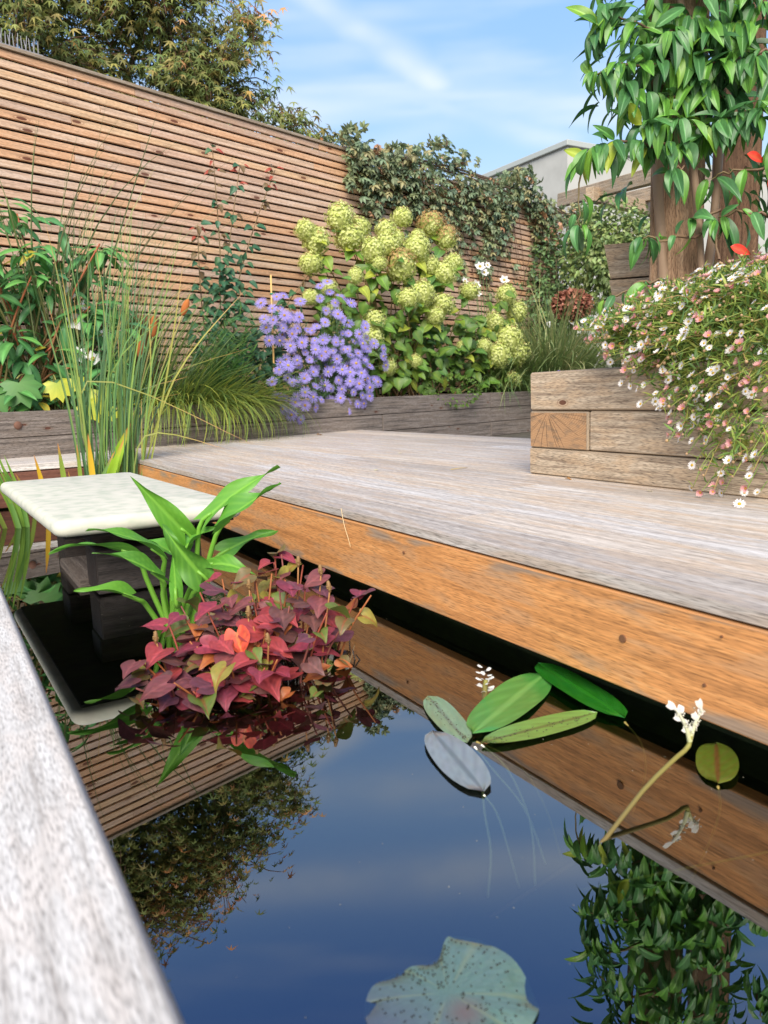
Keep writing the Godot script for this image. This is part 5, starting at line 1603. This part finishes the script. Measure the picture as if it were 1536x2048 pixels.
func build_jasmine() -> void:
	var root := Vector3(2.02, 0.42, -1.58)
	var j := thing("glossy_climber", "evergreen climber with long glossy drooping leaves wound round the oak post", "climber", root)
	var ms := []
	for i in 24:
		var c: Color = pick([lin(0.055, 0.16, 0.035), lin(0.085, 0.22, 0.035), lin(0.04, 0.12, 0.04), lin(0.13, 0.26, 0.035), lin(0.06, 0.17, 0.055)])
		ms.append(leaf("lance", rr(0.070, 0.116), rr(0.025, 0.038), rr(0.2, 1.4), rr(0.25, 0.7), 0.04, c, c * 1.6, 12, 0.10, true))
	var redl := leaf("lance", 0.075, 0.03, 0.4, 0.3, 0.02, lin(0.60, 0.05, 0.035), lin(0.5, 0.08, 0.04), 8, 0.1)
	var oran := leaf("lance", 0.085, 0.035, 0.6, 0.3, 0.03, lin(0.50, 0.22, 0.05), lin(0.45, 0.3, 0.05), 8, 0.2)
	var lime := leaf("lance", 0.09, 0.034, 0.5, 0.3, 0.02, lin(0.24, 0.32, 0.03), lin(0.3, 0.38, 0.06), 8, 0.08)
	var brs := [
		[Vector3(1.924, 1.364, -1.517), Vector3(1.766, 1.347, -1.550), Vector3(1.692, 1.414, -1.631), Vector3(1.674, 1.355, -1.649)], [Vector3(1.925, 1.288, -1.516), Vector3(1.759, 1.269, -1.559), Vector3(1.707, 1.274, -1.616), Vector3(1.670, 1.255, -1.653)],
		[Vector3(1.919, 1.187, -1.523), Vector3(1.760, 1.187, -1.558), Vector3(1.716, 1.221, -1.606)], [Vector3(1.913, 1.058, -1.531), Vector3(1.786, 1.055, -1.527), Vector3(1.713, 1.075, -1.609), Vector3(1.671, 1.062, -1.652), Vector3(1.643, 0.974, -1.680), Vector3(1.644, 0.860, -1.679)],
		[Vector3(1.928, 1.120, -1.512), Vector3(1.785, 1.119, -1.528), Vector3(1.756, 1.105, -1.561)], [Vector3(1.933, 0.828, -1.506), Vector3(1.789, 0.808, -1.523), Vector3(1.764, 0.825, -1.553)],
	]
	brs += [
		[Vector3(1.963, 0.889, -1.466), Vector3(1.916, 0.871, -1.527)], [Vector3(1.952, 0.648, -1.481), Vector3(1.799, 0.694, -1.512), Vector3(1.748, 0.693, -1.571), Vector3(1.702, 0.656, -1.620), Vector3(1.688, 0.602, -1.635)],
		[Vector3(1.997, 1.364, -1.419), Vector3(1.954, 1.354, -1.477), Vector3(1.90, 1.392, -1.528)], [Vector3(2.024, 1.281, -1.381), Vector3(1.985, 1.270, -1.436), Vector3(1.93, 1.268, -1.485)], [Vector3(2.027, 1.131, -1.376), Vector3(1.981, 1.132, -1.442), Vector3(1.943, 1.116, -1.492)],
		[Vector3(2.030, 0.991, -1.372), Vector3(1.983, 0.990, -1.438), Vector3(1.956, 0.972, -1.489)], [Vector3(2.033, 0.862, -1.368), Vector3(1.985, 0.885, -1.435), Vector3(1.966, 0.864, -1.476)], [Vector3(1.965, 1.175, -1.463), Vector3(1.926, 1.224, -1.514), Vector3(1.885, 1.299, -1.565)],
	]
	brs += [
		[Vector3(1.941, 1.232, -1.494), Vector3(1.900, 1.333, -1.546), Vector3(1.80, 1.341, -1.522)], [Vector3(1.965, 0.755, -1.463), Vector3(1.952, 0.868, -1.477)], [Vector3(2.022, 1.380, -1.384), Vector3(1.98, 1.44, -1.43)],
		[Vector3(1.85, 1.0, -1.50), Vector3(1.83, 0.985, -1.52)], [Vector3(2.10, 1.10, -1.33), Vector3(2.06, 1.04, -1.36)], [Vector3(2.10, 1.30, -1.33), Vector3(2.05, 1.24, -1.36)], [Vector3(2.12, 0.90, -1.33), Vector3(2.07, 0.82, -1.36)],
		[Vector3(1.93, 1.55, -1.52), Vector3(1.78, 1.58, -1.60), Vector3(1.72, 1.50, -1.65)], [Vector3(2.0, 1.6, -1.42), Vector3(1.9, 1.66, -1.50)], [Vector3(1.95, 1.8, -1.50), Vector3(1.80, 1.85, -1.60), Vector3(1.74, 1.78, -1.63)], [Vector3(2.02, 1.9, -1.42), Vector3(1.90, 2.0, -1.52)],
	]
	brs += [
		[Vector3(1.95, 2.1, -1.5), Vector3(1.82, 2.2, -1.58), Vector3(1.76, 2.12, -1.62)], [Vector3(2.02, 2.25, -1.42), Vector3(1.95, 2.4, -1.5)], [Vector3(2.1, 1.5, -1.35), Vector3(2.12, 1.62, -1.33)], [Vector3(2.1, 1.75, -1.35), Vector3(2.16, 1.9, -1.33)], [Vector3(2.1, 2.05, -1.35), Vector3(2.18, 2.15, -1.35)],
	]
	var away := (Vector3(2.02, 0, -1.66)).normalized()
	var bark := lin(0.13, 0.075, 0.05)
	var count := 0
	var extra := []
	for b in brs:
		var n: int = 5 * (b.size() - 1)
		var pts := curve_points(b, n)
		var loc := []
		for q in pts:
			loc.append(q - root + Vector3(rr(-0.008, 0.008), rr(-0.008, 0.008), 0))
		var st := begin()
		tube(st, loc, 0.0045, 0.002, 5, bark, lin(0.12, 0.10, 0.04))
		part("branch", finish(st), M.stem, j)
		var step := 0
		for i in range(1, n + 1):
			if loc[i].x > -0.15 and loc[i].x < -0.03 and loc[i].y < 0.66 and i != n: continue
			for k in (6 if i == n else ((3 if loc[i].x < -0.2 else 5) if loc[i].y > 0.62 else (1 if i % 2 else 0))):
				var a := rr(0, TAU)
				var side := Vector3(cos(a), 0, sin(a)) * 0.8 - away * 0.35
				var d := (side + Vector3(0, rr(-1.9, -0.5), 0))
				if rng.randf() < 0.18: d.y = rr(0.1, 0.8)
				var m: Mesh = pick(ms)
				var dice := rng.randf()
				if dice < 0.05: m = lime
				elif dice < 0.056: m = oran
				var tr := pose(loc[i] + side * 0.018, d, -away * 0.7 + Vector3(0, 0.8, 0) + side * 0.5 + rdir() * 0.5, rr(0.5, 1.15))
				if count < 296:
					part("leaf", m, M.gloss_leaf, j, tr)
					count += 1
				else:
					extra.append(tr)
	# leaves close round the post, thickest above
	for i in 1250:
		var y := rr(0.0, 1.0)
		y = 0.36 + 1.84 * pow(y, 0.75)
		var a := rr(-2.4, 1.5)
		var rad := rr(0.10, 0.25)
		var side := Vector3(sin(a), 0, cos(a))
		if side.dot(-away) < -0.2: continue
		var p := Vector3(0.02, y, -0.08) + side * rad
		if y < 0.80 and rng.randf() < 0.9 and a < 0.45: continue
		var d := side * 0.7 + rdir() * 0.5 + Vector3(0, rr(-1.4, 0.1), 0)
		extra.append(pose(p, d, side + Vector3(0, 0.6, 0), rr(0.65, 1.1)))
	var sets := [[], [], []]
	for i in extra.size():
		if count < 296 and i % 2 == 0:
			part("leaf", pick(ms), M.gloss_leaf, j, extra[i])
			count += 1
		else:
			sets[i % 3].append(extra[i])
	for k in 3:
		scatter("leaves" if k == 0 else "leaves_%03d" % k, ms[k * 3], M.gloss_leaf, j, sets[k])
	for q in [[Vector3(2.02, 0.955, -1.36), Vector3(0.3, -0.9, 0.2)], [Vector3(1.975, 0.785, -1.44), Vector3(0.9, -0.35, 0.6)], [Vector3(1.99, 1.02, -1.41), Vector3(0.8, -0.2, 0.3)]]:
		part("leaf", redl, M.gloss_leaf, j, pose(q[0] - root - away * 0.02, q[1], -away + Vector3(0, 0.3, 0), 0.9)).set_meta("label", "scarlet leaf")
	# twisted stems up the post
	for k in 3:
		var st := begin()
		var pts := []
		for i in 12:
			var f := i / 11.0
			var a := -0.9 + k * 0.45 + f * (3.4 if k % 2 else -2.2)
			var dir := Vector3(sin(a), 0, cos(a))
			if dir.dot(-away) < -0.1: dir = (dir - away * 0.5).normalized()
			pts.append(Vector3(0.0, -0.02 + f * 2.6, -0.08) + dir * (0.105 + 0.012 * (k % 3)))
		tube(st, curve_points(pts, 40), 0.017 - 0.003 * k, 0.008, 7, lin(0.24, 0.165, 0.115), lin(0.22, 0.15, 0.10), 0.18)
		part("stem", finish(st), M.stem, j)

func build_daisies() -> void:
	var root := Vector3(1.78, 0.43, -1.02)
	var d := thing("fleabane_cushion", "cushion of tiny white and pink daisies spilling over the oak planter", "flowers", root)
	var fm := []
	for i in 5:
		fm.append(daisy(15, 0.0100, 0.0029, 0.1 + 0.2 * (i % 3), lin(0.78, 0.76, 0.74), lin(0.78, 0.74, 0.73), lin(0.62, 0.40, 0.03), 0.0031))
	for i in 4:
		fm.append(daisy(14, 0.0085, 0.0029, 0.75, lin(0.66, 0.30, 0.30), lin(0.72, 0.42, 0.42), lin(0.6, 0.36, 0.05), 0.0030))
	var bud := begin()
	ball(bud, Vector3.ZERO, Vector3(0.0036, 0.0034, 0.0036), lin(0.42, 0.30, 0.12), lin(0.55, 0.36, 0.22), 4, 6)
	var bm := finish(bud)
	var stems := begin()
	var fol := []
	var ft := []
	var buds := []
	var more := [[], [], []]
	for i in 1050:
		var z := rr(-0.36, 0.12)
		var a := rr(-0.45, 2.0)
		# a across the cushion: 0 straight up, growing towards the pond and down over the timber face
		var prof := sqrt(maxf(0.0, 1.0 - pow((z - 0.15) / 0.70, 2.0)))
		var rx := (0.25 + 0.16 * prof)
		var p := Vector3(-sin(a) * rx, 0.10 + cos(a) * 0.165 * prof, z)
		if a > 1.25:
			p.x = -0.34 - rr(0.01, 0.06) - 0.05 * prof * clampf((2.0 - a) * 1.6, 0.2, 1.0)
			p.y = 0.10 + 0.052 * prof - (a - 1.25) * 0.46 * prof * clampf((z + 0.38) * 3.3, 0.12, 1.2)
		p += rdir() * 0.03
		var face := (Vector3(-sin(a), cos(a) + 0.55, -0.15) + rdir() * 0.55).normalized()
		var foot := Vector3(p.x * 0.62 + rr(-0.05, 0.05), p.y * 0.45 + rr(-0.04, 0.03), lerpf(p.z, 0.05, 0.22) + rr(-0.06, 0.06))
		if i < 296:
			var pink := rng.randf() < 0.36
			part("flower", fm[5 + rng.randi() % 4] if pink else fm[rng.randi() % 5], M.petal, d, pose(p, face, rdir(), rr(0.75, 1.12)))
		elif i < 620:
			more[i % 3].append(pose(p, face, rdir(), rr(0.7, 1.1)))
		else:
			buds.append(pose(p, face, rdir(), rr(0.7, 1.2)))
		var over := foot.lerp(p, 0.6) + Vector3(rr(-0.02, 0.02), 0.025, rr(-0.02, 0.02))
		var sc: Color = pick([lin(0.20, 0.28, 0.07), lin(0.26, 0.30, 0.08), lin(0.30, 0.21, 0.09), lin(0.14, 0.24, 0.05)])
		var pts := curve_points([foot, over, p - face * 0.004], 6)
		tube(stems, pts, 0.0012, 0.0008, 3, sc, sc)
		for k in 12:
			var f := rr(0.2, 0.92)
			var at: Vector3 = pts[int(f * 6.0)].lerp(pts[mini(int(f * 6.0) + 1, 6)], rng.randf())
			fol.append(pose(at, rdir() + Vector3(-0.2, 0.4, 0), rdir(), rr(0.6, 1.3)))
			ft.append(vary(pick([lin(0.13, 0.23, 0.05), lin(0.19, 0.28, 0.05), lin(0.27, 0.32, 0.07), lin(0.08, 0.16, 0.04)]), 0.2))
	part("stems", finish(stems), M.stem, d).set_meta("kind", "stuff")
	for i in 3000:
		var z := rr(-0.33, 0.30)
		var a := rr(-0.7, 1.9)
		var prof := sqrt(maxf(0.0, 1.0 - pow((z - 0.15) / 0.64, 2.0)))
		var k := rr(0.35, 0.86)
		var p := Vector3(-sin(a) * (0.25 + 0.13 * prof) * k, 0.05 + cos(a) * 0.165 * prof * k, z)
		if a > 1.25:
			p.x = -0.34 - rr(-0.02, 0.05)
			p.y = 0.09 + 0.04 * prof - (a - 1.25) * 0.42 * prof * clampf((z + 0.36) * 3.2, 0.10, 1.1)
		fol.append(pose(p, rdir() + Vector3(-0.3, 0.2, 0), rdir(), rr(0.7, 1.4)))
		ft.append(vary(pick([lin(0.15, 0.23, 0.045), lin(0.20, 0.28, 0.05), lin(0.28, 0.31, 0.07), lin(0.09, 0.16, 0.04)]), 0.2))
	scatter("foliage", leaf("lance", 0.026, 0.0042, 0.5, 0.3, 0.0, Color.WHITE, Color.WHITE, 4, 0.05), M.thin_leaf, d, fol, ft)
	scatter("buds", bm, M.petal, d, buds)
	for k in 3:
		scatter("small_flowers" if k == 0 else "small_flowers_%03d" % k, fm[k * 3 + 1], M.petal, d, more[k])

func build_litter() -> void:
	var pt := daisy(13, 0.012, 0.0036, 0.05, lin(0.78, 0.76, 0.74), lin(0.78, 0.74, 0.73), lin(0.62, 0.40, 0.03), 0.0038)
	var fl := tag(part("fallen_daisy", pt, M.petal, self, pose(Vector3(1.33, DECK_Y + 0.006, -0.93), Vector3(-0.6, 0.75, 0.4), Vector3.RIGHT)), "single white daisy fallen on the deck before the planter", "flower")
	var dry := leaf("ovate", 0.03, 0.018, 0.5, 0.5, 0.05, lin(0.30, 0.16, 0.06), lin(0.25, 0.12, 0.05), 5, 0.1)
	tag(part("fallen_leaf", dry, M.leaf, self, pose(Vector3(2.0, DECK_Y + 0.004, -4.22), Vector3(1, 0.1, 0.3), Vector3.UP, 1.4)), "curled tan leaf on the deck at the sleeper wall foot", "leaf")
	tag(part("fallen_leaf", dry, M.leaf, self, pose(Vector3(1.42, DECK_Y + 0.003, -1.50), Vector3(0.2, 0.05, 1.0), Vector3.UP, 0.8)), "small brown leaf on the deck against the oak planter foot", "leaf")
	var st := begin()
	tube(st, curve_points([Vector3(-0.03, 0, 0), Vector3(0, 0.002, 0.006), Vector3(0.035, 0.0, -0.004)], 6), 0.0012, 0.0008, 4, lin(0.35, 0.28, 0.10), lin(0.3, 0.22, 0.08))
	tag(part("fallen_twig", finish(st), M.stem, self, Transform3D(Basis(), Vector3(1.39, DECK_Y + 0.002, -1.93))), "thin straw coloured twig lying on the deck boards", "twig")
	var th := begin()
	tube(th, curve_points([Vector3(0.734, 0.181, -1.445), Vector3(0.729, 0.15, -1.425), Vector3(0.728, 0.12, -1.405), Vector3(0.729, 0.105, -1.40)], 10), 0.0009, 0.0006, 4, lin(0.5, 0.4, 0.25), lin(0.5, 0.4, 0.25))
	tag(part("dry_grass_stalk", finish(th), M.stem, self), "dry grass stalk hanging over the orange fascia", "grass stalk")
	var chip := leaf("petal", 0.012, 0.008, 0.3, 0.2, 0.05, lin(0.6, 0.55, 0.35), lin(0.5, 0.45, 0.3), 3, 0.05)
	for p in [Vector3(1.05, 0, -3.6), Vector3(1.25, 0, -3.75), Vector3(0.95, 0, -3.45), Vector3(1.6, 0, -2.6), Vector3(1.2, 0, -2.1), Vector3(1.75, 0, -3.3), Vector3(1.38, 0, -1.2)]:
		tag(part("fallen_petal", chip, M.petal, self, pose(Vector3(p.x, DECK_Y + 0.003, p.z), Vector3(rr(-1, 1), 0.05, rr(-1, 1)), Vector3.UP, rr(0.7, 1.3))), "pale fallen petal lying loose on the silvery deck boards", "petal", "fallen petals on the deck")
